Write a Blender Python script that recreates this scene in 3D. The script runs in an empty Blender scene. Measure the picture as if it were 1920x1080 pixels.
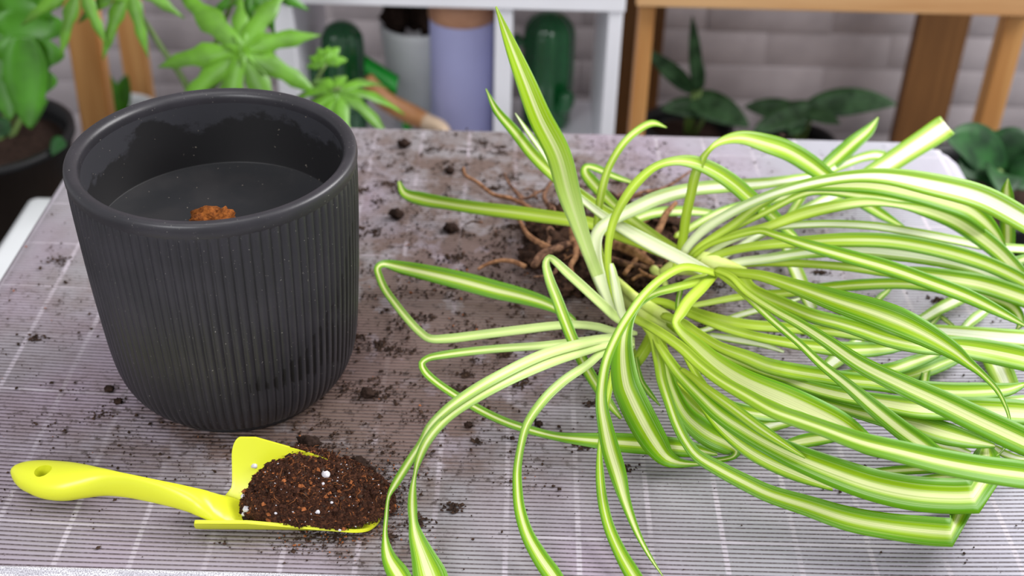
import bpy, bmesh, math, random
import numpy as np
from mathutils import Vector, Matrix
from mathutils import noise as mnoise

C = bpy.context.scene.collection
SC = bpy.context.scene

# ------------------------------------------------------------------ camera, sky, lamps, exposure
F = 2334.0
CAM = Vector((0.0, 0.0, 0.61865))
RX = Vector((0.99964358, 0.01525652, 0.02190797))
UY = Vector((-0.02669683, 0.57126954, 0.82032822))
WZ = Vector((0.0, 0.82062071, -0.57147323))

cam = bpy.data.cameras.new('camera')
cam.sensor_width = 36.0
cam.lens = F / 1920 * 36.0
cam.clip_start = 0.02
cam.clip_end = 30
cam.dof.use_dof = True
cam.dof.focus_distance = 0.85
cam.dof.aperture_fstop = 5.4
cam.dof.aperture_blades = 0
camo = bpy.data.objects.new('camera', cam)
C.objects.link(camo)
camo.matrix_world = Matrix(((RX.x, UY.x, -WZ.x, CAM.x), (RX.y, UY.y, -WZ.y, CAM.y), (RX.z, UY.z, -WZ.z, CAM.z), (0, 0, 0, 1)))
SC.camera = camo

world = bpy.data.worlds.new('world')
SC.world = world
world.use_nodes = True
wn = world.node_tree
bg = wn.nodes['Background']
bg.inputs['Color'].default_value = (0.95, 0.95, 1.0, 1)
bg.inputs['Strength'].default_value = 0.40

def area(name, loc, target, sx, sy, power, col):
    l = bpy.data.lights.new(name, 'AREA')
    l.shape = 'RECTANGLE'; l.size = sx; l.size_y = sy; l.energy = power; l.color = col
    o = bpy.data.objects.new(name, l)
    C.objects.link(o)
    o.location = loc
    o.rotation_euler = (Vector(target) - Vector(loc)).to_track_quat('-Z', 'Y').to_euler()
    return o
area('window_light', (1.55, 1.35, 1.35), (0.1, 0.85, 0.0), 1.3, 1.1, 50, (1.0, 0.985, 0.98))
area('ceiling_light', (-0.2, 0.55, 2.1), (0.0, 0.8, 0.0), 1.2, 0.9, 8, (1.0, 0.98, 0.96))
area('front_fill_light', (-0.9, -1.1, 1.35), (-0.1, 1.6, -0.2), 0.7, 0.9, 22, (0.97, 0.98, 1.0))  # unseen source behind the camera, added for cactus glints and front fill

SC.view_settings.view_transform = 'Standard'
SC.view_settings.look = 'None'
SC.view_settings.gamma = 1.0
SC.view_settings.use_curve_mapping = False
SC.view_settings.exposure = 0.47

# ------------------------------------------------------------------ helpers
def S(r, g, b):
    def f(c):
        c /= 255.0
        return c / 12.92 if c <= 0.04045 else ((c + 0.055) / 1.055) ** 2.4
    return (f(r), f(g), f(b), 1.0)

def ray(px, py):
    return WZ + RX * ((px - 960) / F) - UY * ((py - 540) / F)
def at(px, py, z=0.0):            # point of the sight line at height z
    d = ray(px, py)
    return CAM + d * ((z - CAM.z) / d.z)
def aty(px, py, y):               # point of the sight line on the upright plane y
    d = ray(px, py)
    return CAM + d * (y / d.y)
def pxm(p):                       # metres that one pixel spans at a point
    return (Vector(p) - CAM).dot(WZ) / F

def link(name, me, m=None, parent=None, smooth=True):
    o = bpy.data.objects.new(name, me)
    C.objects.link(o)
    if m is not None:
        for k in (m if isinstance(m, (list, tuple)) else [m]):
            me.materials.append(k)
    if parent is not None:
        o.parent = parent
    if smooth and len(me.polygons):
        me.polygons.foreach_set('use_smooth', [True] * len(me.polygons))
    return o
def obj(name, bm, m=None, parent=None, smooth=True):
    bmesh.ops.recalc_face_normals(bm, faces=bm.faces)
    me = bpy.data.meshes.new(name)
    bm.to_mesh(me); bm.free()
    return link(name, me, m, parent, smooth)
def pyobj(name, v, f, m=None, parent=None, smooth=True):
    me = bpy.data.meshes.new(name)
    me.from_pydata([tuple(p) for p in v], [], [tuple(int(i) for i in q) for q in f])
    me.update()
    return link(name, me, m, parent, smooth)
def tag(o, label=None, cat=None, group=None, kind=None):
    if label: o['label'] = label
    if cat: o['category'] = cat
    if group: o['group'] = group
    if kind: o['kind'] = kind
    return o
def thing(name, label, cat, loc=(0, 0, 0), group=None):
    o = bpy.data.objects.new(name, None)
    o.empty_display_size = 0.02
    C.objects.link(o)
    o.location = loc
    return tag(o, label, cat, group)
def shift(bm, v):
    bmesh.ops.translate(bm, vec=Vector(v), verts=bm.verts)
    return bm
def add_box(bm, lo, hi, bev=0.0):
    r = bmesh.ops.create_cube(bm, size=1.0)
    vs = r['verts']
    lo = Vector(lo); hi = Vector(hi)
    for v in vs:
        v.co = Vector((lo[i] + (v.co[i] + 0.5) * (hi[i] - lo[i]) for i in range(3)))
    if bev > 0:
        es = list({e for v in vs for e in v.link_edges})
        bmesh.ops.bevel(bm, geom=es, offset=bev, segments=2, affect='EDGES', profile=0.5)
    return bm
def box(lo, hi, bev=0.0):
    return add_box(bmesh.new(), lo, hi, bev)
def add_lathe(bm, prof, n=48, c=(0, 0, 0), close=False):
    rings = []
    for r, z in prof:
        if r < 1e-6:
            rings.append([bm.verts.new((c[0], c[1], c[2] + z))])
        else:
            rings.append([bm.verts.new((c[0] + r * math.cos(2 * math.pi * i / n), c[1] + r * math.sin(2 * math.pi * i / n), c[2] + z)) for i in range(n)])
    pairs = list(zip(rings[:-1], rings[1:]))
    if close: pairs.append((rings[-1], rings[0]))
    for a, b in pairs:
        for i in range(n):
            j = (i + 1) % n
            q = [a[i % len(a)], a[j % len(a)], b[j % len(b)], b[i % len(b)]]
            q = list(dict.fromkeys(q))
            if len(q) >= 3: bm.faces.new(q)
    return bm
def lathe(prof, n=48, c=(0, 0, 0), close=False):
    return add_lathe(bmesh.new(), prof, n, c, close)
def catmull(P, step=None, per=8):
    """points as lists of floats -> resampled list, smooth through every control point"""
    P = [np.array(p, float) for p in P]
    if len(P) == 2:
        t = np.linspace(0, 1, per + 1)
        return [P[0] * (1 - s) + P[1] * s for s in t]
    Q = [2 * P[0] - P[1]] + P + [2 * P[-1] - P[-2]]
    out = []
    for i in range(1, len(Q) - 2):
        p0, p1, p2, p3 = Q[i - 1:i + 3]
        d = [max(np.linalg.norm((b - a)[:3]) ** 0.5, 1e-5) for a, b in ((p0, p1), (p1, p2), (p2, p3))]
        m1 = d[1] * ((p1 - p0) / d[0] - (p2 - p0) / (d[0] + d[1]) + (p2 - p1) / d[1])
        m2 = d[1] * ((p2 - p1) / d[1] - (p3 - p1) / (d[1] + d[2]) + (p3 - p2) / d[2])
        n = per if step is None else max(2, int(math.ceil(np.linalg.norm((p2 - p1)[:3]) / step)))
        for k in range(n):
            s = k / n
            out.append((2 * s**3 - 3 * s**2 + 1) * p1 + (s**3 - 2 * s**2 + s) * m1 + (-2 * s**3 + 3 * s**2) * p2 + (s**3 - s**2) * m2)
    out.append(P[-1])
    return out
def add_tube(bm, pts, n=8, cap=True):
    """pts: (x, y, z, radius); rings carried along the path"""
    pts = [np.array(p, float) for p in pts]
    rings = []; ref = None
    for i, p in enumerate(pts):
        a = pts[max(i - 1, 0)][:3]; b = pts[min(i + 1, len(pts) - 1)][:3]
        t = Vector(b - a)
        if t.length < 1e-9: t = Vector((0, 0, 1))
        t.normalize()
        if ref is None:
            ref = Vector((0, 0, 1)) if abs(t.z) < 0.9 else Vector((1, 0, 0))
        s = t.cross(ref).normalized(); u = s.cross(t).normalized(); ref = u
        rings.append([bm.verts.new(Vector(p[:3]) + (s * math.cos(2 * math.pi * k / n) + u * math.sin(2 * math.pi * k / n)) * p[3]) for k in range(n)])
    for a, b in zip(rings[:-1], rings[1:]):
        for k in range(n):
            bm.faces.new((a[k], a[(k + 1) % n], b[(k + 1) % n], b[k]))
    if cap:
        bm.faces.new(rings[0][::-1]); bm.faces.new(rings[-1])
    return bm
def tube(pts, n=8):
    return add_tube(bmesh.new(), pts, n)
def ribbon(name, pts, m, parent, normal=None, vee=0.16, nx=6, thick=0.0005, zmin=None, uv0=0.0, uv1=1.0, wavy=0.0, col=None, brk=()):
    """a leaf blade: pts (x, y, z, width) resampled already; channelled cross-section, real thickness"""
    n = len(pts)
    P = [Vector(p[:3]) for p in pts]
    sides = []
    for i in range(n):
        t = P[i if i + 1 in brk else min(i + 1, n - 1)] - P[i if i in brk else max(i - 1, 0)]
        if t.length < 1e-9: t = Vector((1, 0, 0))
        t.normalize()
        N = normal(P[i], i / (n - 1)) if callable(normal) else Vector(normal)
        s = t.cross(N)
        if s.length < 1e-5: s = Vector((1, 0, 0))
        s.normalize()
        if sides and s.dot(sides[-1]) < -0.2: pass
        sides.append(s)
    sm = []
    for i in range(n):
        acc = Vector()
        for k, wk in ((-2, .5), (-1, 1), (0, 1.4), (1, 1), (2, .5)):
            j = min(max(i + k, 0), n - 1)
            if any((i < q) != (j < q) for q in brk): j = i
            acc += sides[j] * wk
        if acc.length < 0.3: acc = sides[i]
        sm.append(acc.normalized())
    verts = []; faces = []; uvs = []
    L = [0.0]
    for i in range(1, n): L.append(L[-1] + (P[i] - P[i - 1]).length)
    tot = max(L[-1], 1e-6)
    for i in range(n):
        t = P[i if i + 1 in brk else min(i + 1, n - 1)] - P[i if i in brk else max(i - 1, 0)]
        t.normalize()
        N = sm[i].cross(t).normalized()
        w = pts[i][3]
        for k in range(nx + 1):
            a = -1 + 2 * k / nx
            c = P[i] + sm[i] * (a * w / 2) + N * (vee * w * (abs(a) ** 1.5 - 0.5))
            if wavy: c += N * (wavy * w * math.sin(L[i] * 90 + a * 2.5) * a * a)
            if zmin is not None and c.z < zmin: c.z = zmin + 0.0002 * abs(a)
            verts.append(c); uvs.append((k / nx, uv0 + (uv1 - uv0) * L[i] / tot))
    for i in range(n - 1):
        for k in range(nx):
            q = i * (nx + 1) + k
            faces.append((q, q + 1, q + nx + 2, q + nx + 1))
    me = bpy.data.meshes.new(name)
    me.from_pydata([tuple(v) for v in verts], [], faces)
    me.update()
    ul = me.uv_layers.new(name='UVMap')
    li = np.empty(len(me.loops), dtype=np.int32)
    me.loops.foreach_get('vertex_index', li)
    ul.data.foreach_set('uv', np.array(uvs, dtype=np.float32)[li].ravel())
    o = link(name, me, m, parent)
    if col: o.color = col
    if thick:
        md = o.modifiers.new('thickness', 'SOLIDIFY')
        md.thickness = thick; md.offset = -1.0 if zmin is None else 0.0
    return o

# ------------------------------------------------------------------ materials
def mat(name):
    m = bpy.data.materials.new(name)
    m.use_nodes = True
    nt = m.node_tree
    b = nt.nodes['Principled BSDF']
    return m, nt, b
def nd(nt, typ, **kw):
    n = nt.nodes.new(typ)
    for k, v in kw.items(): setattr(n, k, v)
    return n
def setin(n, **kw):
    for k, v in kw.items(): n.inputs[k.replace('_', ' ')].default_value = v
def mixc(nt, fac, a, b, mode='MIX'):
    n = nd(nt, 'ShaderNodeMix', data_type='RGBA', blend_type=mode)
    for sock, val in ((n.inputs[0], fac), (n.inputs[6], a), (n.inputs[7], b)):
        if isinstance(val, (int, float)): sock.default_value = val
        elif isinstance(val, tuple): sock.default_value = val
        else: nt.links.new(val, sock)
    return n.outputs[2]
def math_(nt, op, a, b=0.0, c=None):
    n = nd(nt, 'ShaderNodeMath', operation=op)
    for i, val in enumerate((a, b) if c is None else (a, b, c)):
        if isinstance(val, (int, float)): n.inputs[i].default_value = val
        else: nt.links.new(val, n.inputs[i])
    return n.outputs[0]
def smooth(nt, x, lo, hi):
    n = nd(nt, 'ShaderNodeMapRange', interpolation_type='SMOOTHSTEP')
    for sock, val in ((n.inputs[0], x), (n.inputs[1], lo), (n.inputs[2], hi)):
        if isinstance(val, (int, float)): sock.default_value = val
        else: nt.links.new(val, sock)
    return n.outputs[0]
def coords(nt, kind='Object', scale=(1, 1, 1), loc=(0, 0, 0)):
    t = nd(nt, 'ShaderNodeTexCoord')
    mp = nd(nt, 'ShaderNodeMapping')
    mp.inputs['Scale'].default_value = scale
    mp.inputs['Location'].default_value = loc
    nt.links.new(t.outputs[kind], mp.inputs['Vector'])
    return mp.outputs['Vector']
def noise(nt, vec, scale, detail=3.0, rough=0.55):
    n = nd(nt, 'ShaderNodeTexNoise')
    n.inputs['Scale'].default_value = scale
    n.inputs['Detail'].default_value = detail
    n.inputs['Roughness'].default_value = rough
    nt.links.new(vec, n.inputs['Vector'])
    return n.outputs['Fac']
def bump(nt, b, h, strength=0.3, dist=0.001):
    n = nd(nt, 'ShaderNodeBump')
    n.inputs['Strength'].default_value = strength
    n.inputs['Distance'].default_value = dist
    nt.links.new(h, n.inputs['Height'])
    nt.links.new(n.outputs['Normal'], b.inputs['Normal'])
def plain(name, col, rough=0.5, var=0.12, scale=40.0, bmp=0.0, spec=0.5, col2=None, stretch=(1, 1, 1)):
    m, nt, b = mat(name)
    v = coords(nt, 'Object', stretch)
    f = noise(nt, v, scale)
    c2 = col2 if col2 else tuple(x * (1 - var * 2.2) for x in col[:3]) + (1,)
    nt.links.new(mixc(nt, smooth(nt, f, 0.3, 0.7), c2, col), b.inputs['Base Color'])
    b.inputs['Roughness'].default_value = rough
    b.inputs['Specular IOR Level'].default_value = spec
    if bmp: bump(nt, b, noise(nt, v, scale * 3), bmp, 0.002)
    return m

def wood(name, c1, c2, axis='Z'):
    m, nt, b = mat(name)
    sc = {'Z': (30, 30, 1.6), 'X': (1.6, 30, 30), 'Y': (30, 1.6, 30)}[axis]
    v = coords(nt, 'Object', sc)
    f = noise(nt, v, 1.6, 5, 0.6)
    nt.links.new(mixc(nt, smooth(nt, f, 0.32, 0.68), c1, c2), b.inputs['Base Color'])
    b.inputs['Roughness'].default_value = 0.5
    return m

def leaf_material(name, edge, mid, stripe, pale, trans=0.22, rough=0.38):
    m, nt, b = mat(name)
    uv = nd(nt, 'ShaderNodeUVMap')
    sep = nd(nt, 'ShaderNodeSeparateXYZ')
    nt.links.new(uv.outputs[0], sep.inputs[0])
    info = nd(nt, 'ShaderNodeObjectInfo')
    sc = nd(nt, 'ShaderNodeSeparateColor')
    nt.links.new(info.outputs['Color'], sc.inputs[0])
    a = math_(nt, 'MULTIPLY', math_(nt, 'ABSOLUTE', math_(nt, 'SUBTRACT', sep.outputs[0], 0.5)), 2.0)
    cmb = nd(nt, 'ShaderNodeCombineXYZ')
    nt.links.new(math_(nt, 'MULTIPLY', sep.outputs[0], 13.0), cmb.inputs[0])
    nt.links.new(math_(nt, 'MULTIPLY', sep.outputs[1], 1.3), cmb.inputs[1])
    nt.links.new(math_(nt, 'MULTIPLY', info.outputs['Random'], 60.0), cmb.inputs[2])
    n1 = noise(nt, cmb.outputs[0], 1.0, 3, 0.6)
    nn = math_(nt, 'SUBTRACT', n1, 0.5)
    # thin pale and dark lines that run along the blade
    cm2 = nd(nt, 'ShaderNodeCombineXYZ')
    nt.links.new(math_(nt, 'MULTIPLY', sep.outputs[0], 30.0), cm2.inputs[0])
    nt.links.new(math_(nt, 'MULTIPLY', sep.outputs[1], 1.2), cm2.inputs[1])
    nt.links.new(math_(nt, 'MULTIPLY', info.outputs['Random'], 90.0), cm2.inputs[2])
    n2 = noise(nt, cm2.outputs[0], 1.0, 2, 0.5)
    aw = math_(nt, 'ADD', a, math_(nt, 'MULTIPLY', nn, 0.55))
    marg = smooth(nt, aw, math_(nt, 'SUBTRACT', sc.outputs[1], 0.20), math_(nt, 'ADD', sc.outputs[1], 0.20))
    strp = math_(nt, 'SUBTRACT', 1.0, smooth(nt, aw, math_(nt, 'SUBTRACT', sc.outputs[0], 0.12), math_(nt, 'ADD', sc.outputs[0], 0.12)))
    c = mixc(nt, marg, mid, edge)
    c = mixc(nt, strp, c, stripe)
    c = mixc(nt, math_(nt, 'MULTIPLY', smooth(nt, n2, 0.48, 0.70), 0.40), c, tuple(0.6 * x for x in mid[:3]) + (1,))
    c = mixc(nt, math_(nt, 'MULTIPLY', smooth(nt, n2, 0.50, 0.28), 0.25), c, stripe)
    basef = math_(nt, 'SUBTRACT', 1.0, smooth(nt, sep.outputs[1], math_(nt, 'MULTIPLY', sc.outputs[2], 0.15), math_(nt, 'MULTIPLY', sc.outputs[2], 1.45)))
    pl = mixc(nt, smooth(nt, aw, 0.35, 1.0), pale, tuple(0.78 * x for x in pale[:3]) + (1,))
    c = mixc(nt, math_(nt, 'MULTIPLY', basef, 0.9), c, pl)
    nt.links.new(c, b.inputs['Base Color'])
    b.inputs['Roughness'].default_value = rough
    b.inputs['Specular IOR Level'].default_value = 0.34
    bump(nt, b, n2, 0.12, 0.0006)
    tr = nd(nt, 'ShaderNodeBsdfTranslucent')
    nt.links.new(mixc(nt, 1.0, c, (0.9, 1.0, 0.55, 1), 'MULTIPLY'), tr.inputs['Color'])
    mx = nd(nt, 'ShaderNodeMixShader')
    mx.inputs[0].default_value = trans
    nt.links.new(b.outputs[0], mx.inputs[1]); nt.links.new(tr.outputs[0], mx.inputs[2])
    nt.links.new(mx.outputs[0], nt.nodes['Material Output'].inputs['Surface'])
    return m

M = {}
M['spider'] = leaf_material('spider_leaf', S(96, 160, 0), S(166, 204, 18), S(238, 242, 180), S(196, 220, 64), 0.30)
M['spider_light'] = leaf_material('spider_leaf_light_base', S(96, 160, 0), S(166, 204, 18), S(238, 242, 180), S(230, 246, 168), 0.28)
M['spider_white'] = leaf_material('spider_leaf_pale', S(132, 184, 24), S(206, 224, 104), S(250, 252, 232), S(248, 252, 214), 0.28)
M['lobed'] = plain('bright_lobed_leaf', S(100, 156, 34), 0.45, 0.18, 25)
M['lobed_dark'] = plain('deep_green_leaf', S(70, 138, 14), 0.42, 0.2, 18)
M['aglao'] = plain('silvered_dark_leaf', S(54, 84, 52), 0.5, 0.3, 46, 0, 0.25, col2=S(18, 46, 18))
M['darkleaf'] = plain('dark_veined_leaf', S(36, 80, 36), 0.5, 0.3, 30, 0, 0.25, col2=S(18, 46, 22))
M['stem'] = plain('green_stem', S(92, 118, 52), 0.5, 0.1, 30)
M['soil_dark'] = plain('dark_potting_soil', S(58, 44, 38), 0.95, 0.25, 160, 0.6, 0.1)
M['blackplastic'] = plain('black_plastic', S(20, 20, 22), 0.5, 0.1, 30, spec=0.3)
M['pine'] = wood('pine_wood', S(176, 122, 66), S(196, 146, 88))
M['pine_x'] = wood('pine_wood_across', S(186, 138, 90), S(206, 164, 116), 'X')
M['pine_dark'] = wood('brown_wood', S(96, 62, 26), S(116, 78, 38))
M['whiteboard'] = plain('white_laminate', S(234, 234, 240), 0.4, 0.02, 10)
M['brick'] = plain('shaded_white_brick', S(164, 156, 159), 0.8, 0.06, 18, 0.35)  # white brick greyed: shade of the shelves above is put into the colour
M['mortar'] = plain('shaded_white_mortar', S(160, 152, 155), 0.9, 0.06, 30, 0.3)  # greyed with the bricks, the same shade in its colour
M['floor'] = wood('grey_floor', S(92, 88, 88), S(110, 106, 104), 'X')
M['cactus'] = plain('glossy_green_ceramic', S(28, 104, 52), 0.10, 0.1, 20, spec=0.9)
M['lavender'] = plain('lavender_metal', S(178, 180, 226), 0.38, 0.04, 8)
M['lidwood'] = wood('lid_wood', S(172, 124, 96), S(196, 146, 114), 'X')
M['greenplastic'] = plain('bright_green_plastic', S(10, 160, 40), 0.35, 0.05, 20)
M['handlewood'] = wood('handle_wood', S(160, 108, 66), S(184, 132, 84), 'X')
M['palewood'] = plain('pale_wood_end', S(214, 188, 160), 0.6, 0.06, 60)
M['whitepot'] = plain('white_ceramic', S(226, 229, 231), 0.4, 0.03, 12)
M['tablewhite'] = plain('white_tabletop', S(214, 212, 216), 0.45, 0.03, 14)
M['metal'] = plain('grey_painted_metal', S(150, 150, 154), 0.4, 0.05, 14)

# ------------------------------------------------------------------ room
def struct(o):
    o['kind'] = 'structure'
    return o
ZF = -0.75
YW = 2.35
struct(obj('floor', box((-2.4, -1.2, ZF - 0.05), (2.4, YW + 0.05, ZF)), M['floor'], smooth=False))
wb = struct(obj('wall_back', box((-2.4, YW, ZF), (2.4, YW + 0.12, 1.9)), M['mortar'], smooth=False))
bw, bh, gap = 0.25, 0.075, 0.0025
brick_me = None
k = 0
rnd = random.Random(3)
for row in range(9):
    z0 = ZF + row * bh
    off = (row % 2) * bw / 2
    for i in range(-5, 6):
        x0 = i * bw + off
        if brick_me is None:
            bm = box((gap / 2, -0.0014, gap / 2), (bw - gap / 2, 0.004, bh - gap / 2), 0.001)
            o = obj('brick', bm, M['brick'], wb); brick_me = o.data
        else:
            o = bpy.data.objects.new('brick', brick_me); C.objects.link(o); o.parent = wb
        o.location = (x0, YW + rnd.uniform(-0.0015, 0.0015), z0)

# ------------------------------------------------------------------ table and ribbed mat
TX0, TX1, TY0, TY1 = -0.452, 0.464, 0.44, 1.190
tb = thing('table', 'low table almost wholly hidden under the grey ribbed mat', 'table', (0, 0.8, ZF))
def inT(bm): return shift(bm, (0, -0.8, -ZF))
obj('tabletop', inT(box((TX0 + 0.012, TY0, -0.032), (TX1 - 0.012, TY1 - 0.012, -0.006), 0.004)), M['tablewhite'], tb, False)
for x in (TX0 + 0.05, TX1 - 0.05):
    for y in (TY0 + 0.05, TY1 - 0.06):
        obj('leg', inT(tube([(x, y, -0.03, 0.016), (x, y, ZF, 0.013)], 14)), M['metal'], tb)
obj('apron', inT(box((TX0 + 0.05, TY1 - 0.07, -0.09), (TX1 - 0.05, TY1 - 0.052, -0.032), 0.002)), M['metal'], tb, False)

# stretches of soil dirt on the mat, in metres
DIRT = []
for px, py, sx, sy, a in ((725, 715, .055, .05, 1.7), (760, 620, .06, .06, .75), (850, 560, .08, .05, .6), (1030, 520, .07, .05, 1.4), (1150, 450, .09, .07, .9),
                          (800, 430, .10, .07, .42), (760, 290, .09, .06, .40), (950, 300, .10, .06, .36), (640, 775, .06, .03, 1.1), (560, 835, .05, .02, .45),
                          (950, 880, .05, .02, .22), (1180, 330, .10, .05, .25), (130, 560, .07, .09, .28), (430, 860, .12, .035, .30), (585, 1012, .05, .012, .5),
                          (735, 980, .02, .05, .45), (1060, 690, .09, .06, .22), (1360, 530, .09, .07, .30), (260, 780, .07, .03, .30), (1480, 400, .06, .04, .3), (1560, 640, .12, .06, .16)):
    p = at(px, py)
    DIRT.append((p.x, p.y, sx, sy, a))
def dirt(x, y):
    d = 0.05 + np.zeros_like(np.asarray(x, float))
    for cx, cy, sx, sy, a in DIRT:
        d = d + 1.45 * a * np.exp(-((x - cx) / sx) ** 2 / 2 - ((y - cy) / sy) ** 2 / 2)
    return d
def warp(x, y):                   # the mat lies a little skewed, so its ribs bow up towards both sides
    return y + 0.010 * np.clip((-0.2 - x) / 0.25, 0, 2) ** 2 + 0.011 * np.clip((x - 0.22) / 0.25, 0, 2) ** 2

MY0 = 0.5530
pitch = 0.0039
ys = []; gr = []
for i in range(int(0.72 / pitch)):
    for q, g in ((0.0, 0), (0.05, 1), (0.30, 1), (0.36, 0), (0.68, 0)):
        ys.append(MY0 + 0.004 + (i + q) * pitch); gr.append(g)
ys = [MY0] + ys; gr = [0] + gr
ys = np.array(ys); gr = np.array(gr, float)
xs = np.arange(-0.53, 0.5401, 0.0075)
X, Y = np.meshgrid(xs, ys)
G = np.repeat(gr[:, None], len(xs), 1)
UVX, UVY = X.copy(), Y.copy()
Yw = Y + (warp(X, Y) - Y) * np.clip((Y - MY0) / 0.02, 0, 1) - 0.006 * np.clip((X + 0.1) / 0.1, -4, 0) * 0
# drape over a rounded outline
hx, cxm, rc = (TX1 - TX0) / 2, (TX0 + TX1) / 2, 0.055
def fold(x, y):
    ax = np.abs(x - cxm) - (hx - rc)
    ay = y - (TY1 - rc)
    dx = np.maximum(ax, 0); dy = np.maximum(ay, 0)
    inside = np.minimum(np.maximum(ax, ay), 0)
    d = np.hypot(dx, dy) + inside - rc
    l = np.hypot(dx, dy)
    nx_ = np.where(l > 1e-9, dx / np.maximum(l, 1e-9), 0) * np.sign(x - cxm)
    ny_ = np.where(l > 1e-9, dy / np.maximum(l, 1e-9), 0)
    r = 0.016
    e = d + r
    on = e > 0
    ang = np.clip(e / r, 0, math.pi / 2)
    down = r * (1 - np.cos(ang)) + np.maximum(e - r * math.pi / 2, 0)
    out = r * np.sin(ang)
    x2 = np.where(on, x - nx_ * (e - out), x)
    y2 = np.where(on, y - ny_ * (e - out), y)
    return x2, y2, np.where(on, -np.minimum(down, 0.075), 0.0), on
X2, Y2, Z2, on = fold(X, Yw)
Z2 = Z2 - 0.00055 * G - 0.0003
Z2 = Z2 - 0.0022 * np.clip((X + 0.36) / -0.09, 0, 1) ** 2
V = np.stack([X2, Y2, Z2], -1).reshape(-1, 3)
nr, nc = X.shape
idx = np.arange(nr * nc).reshape(nr, nc)
Fq = np.stack([idx[:-1, :-1], idx[:-1, 1:], idx[1:, 1:], idx[1:, :-1]], -1).reshape(-1, 4)
me = bpy.data.meshes.new('ribbed_mat')
me.from_pydata(V.tolist(), [], Fq.tolist())
me.update()
at_d = me.attributes.new('dirt', 'FLOAT', 'POINT')
at_d.data.foreach_set('value', dirt(X, Y).ravel().astype(np.float32))
at_g = me.attributes.new('groove', 'FLOAT', 'POINT')
at_g.data.foreach_set('value', G.ravel().astype(np.float32))
ul = me.uv_layers.new(name='UVMap')
li = np.empty(len(me.loops), dtype=np.int32)
me.loops.foreach_get('vertex_index', li)
ul.data.foreach_set('uv', np.stack([UVX.ravel(), UVY.ravel()], -1).astype(np.float32)[li].ravel())

m, nt, b = mat('ribbed_mat')
uvn = nd(nt, 'ShaderNodeUVMap'); uv = uvn.outputs[0]
sep = nd(nt, 'ShaderNodeSeparateXYZ'); nt.links.new(uv, sep.inputs[0])
ad = nd(nt, 'ShaderNodeAttribute', attribute_name='dirt').outputs['Fac']
ag = nd(nt, 'ShaderNodeAttribute', attribute_name='groove').outputs['Fac']
n_lo = noise(nt, uv, 5.0, 2); n_mid = noise(nt, uv, 34.0, 5, 0.65); n_hi = noise(nt, uv, 420.0, 3, 0.6)
base = mixc(nt, smooth(nt, n_lo, 0.40, 0.68), S(150, 147, 151), S(160, 146, 161))
base = mixc(nt, math_(nt, 'MULTIPLY', smooth(nt, sep.outputs[0], 0.0, 0.42), 0.60), base, S(178, 180, 193))  # window light painted in: mat colour turns lighter and bluer to the right
def lines(x, p, x0, w):
    t = math_(nt, 'FRACT', math_(nt, 'ADD', math_(nt, 'DIVIDE', math_(nt, 'SUBTRACT', x, x0), p), 0.5))
    t = math_(nt, 'MULTIPLY', math_(nt, 'ABSOLUTE', math_(nt, 'SUBTRACT', t, 0.5)), p)
    return math_(nt, 'SUBTRACT', 1.0, smooth(nt, t, w * 0.5, w * 1.2))
lx = lines(sep.outputs[0], 0.0491, -0.2943, 0.0021)
ly = lines(sep.outputs[1], 0.0680, 0.5948, 0.0016)
lf = math_(nt, 'MULTIPLY', math_(nt, 'MAXIMUM', lx, math_(nt, 'MULTIPLY', ly, 0.8)), smooth(nt, noise(nt, uv, 14.0, 3), 0.22, 0.72))
base = mixc(nt, lf, base, S(198, 190, 200))
# brown film and dirt held in the ribs
film = math_(nt, 'MULTIPLY', ad, math_(nt, 'ADD', 0.25, smooth(nt, n_mid, 0.35, 0.68)))
base = mixc(nt, math_(nt, 'MINIMUM', math_(nt, 'MULTIPLY', film, 0.75), 0.85), base, S(98, 74, 60))
n_sp = noise(nt, uv, 130.0, 4, 0.7)
spots = math_(nt, 'MULTIPLY', smooth(nt, n_sp, 0.54, 0.64), smooth(nt, math_(nt, 'ADD', ad, math_(nt, 'MULTIPLY', n_mid, 0.6)), 0.45, 0.95))
base = mixc(nt, math_(nt, 'MULTIPLY', spots, 0.85), base, S(58, 44, 38))
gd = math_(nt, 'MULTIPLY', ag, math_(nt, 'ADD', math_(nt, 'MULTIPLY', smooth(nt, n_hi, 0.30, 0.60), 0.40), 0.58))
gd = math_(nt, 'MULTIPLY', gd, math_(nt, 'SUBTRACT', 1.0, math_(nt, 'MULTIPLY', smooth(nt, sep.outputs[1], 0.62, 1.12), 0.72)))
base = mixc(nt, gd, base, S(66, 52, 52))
nt.links.new(base, b.inputs['Base Color'])
b.inputs['Roughness'].default_value = 0.42
b.inputs['Specular IOR Level'].default_value = 0.4
bump(nt, b, n_hi, 0.15, 0.0006)
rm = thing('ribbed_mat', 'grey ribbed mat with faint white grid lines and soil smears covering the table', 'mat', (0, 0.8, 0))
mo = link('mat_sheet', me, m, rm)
mo.location = (0, -0.8, 0)
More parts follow.
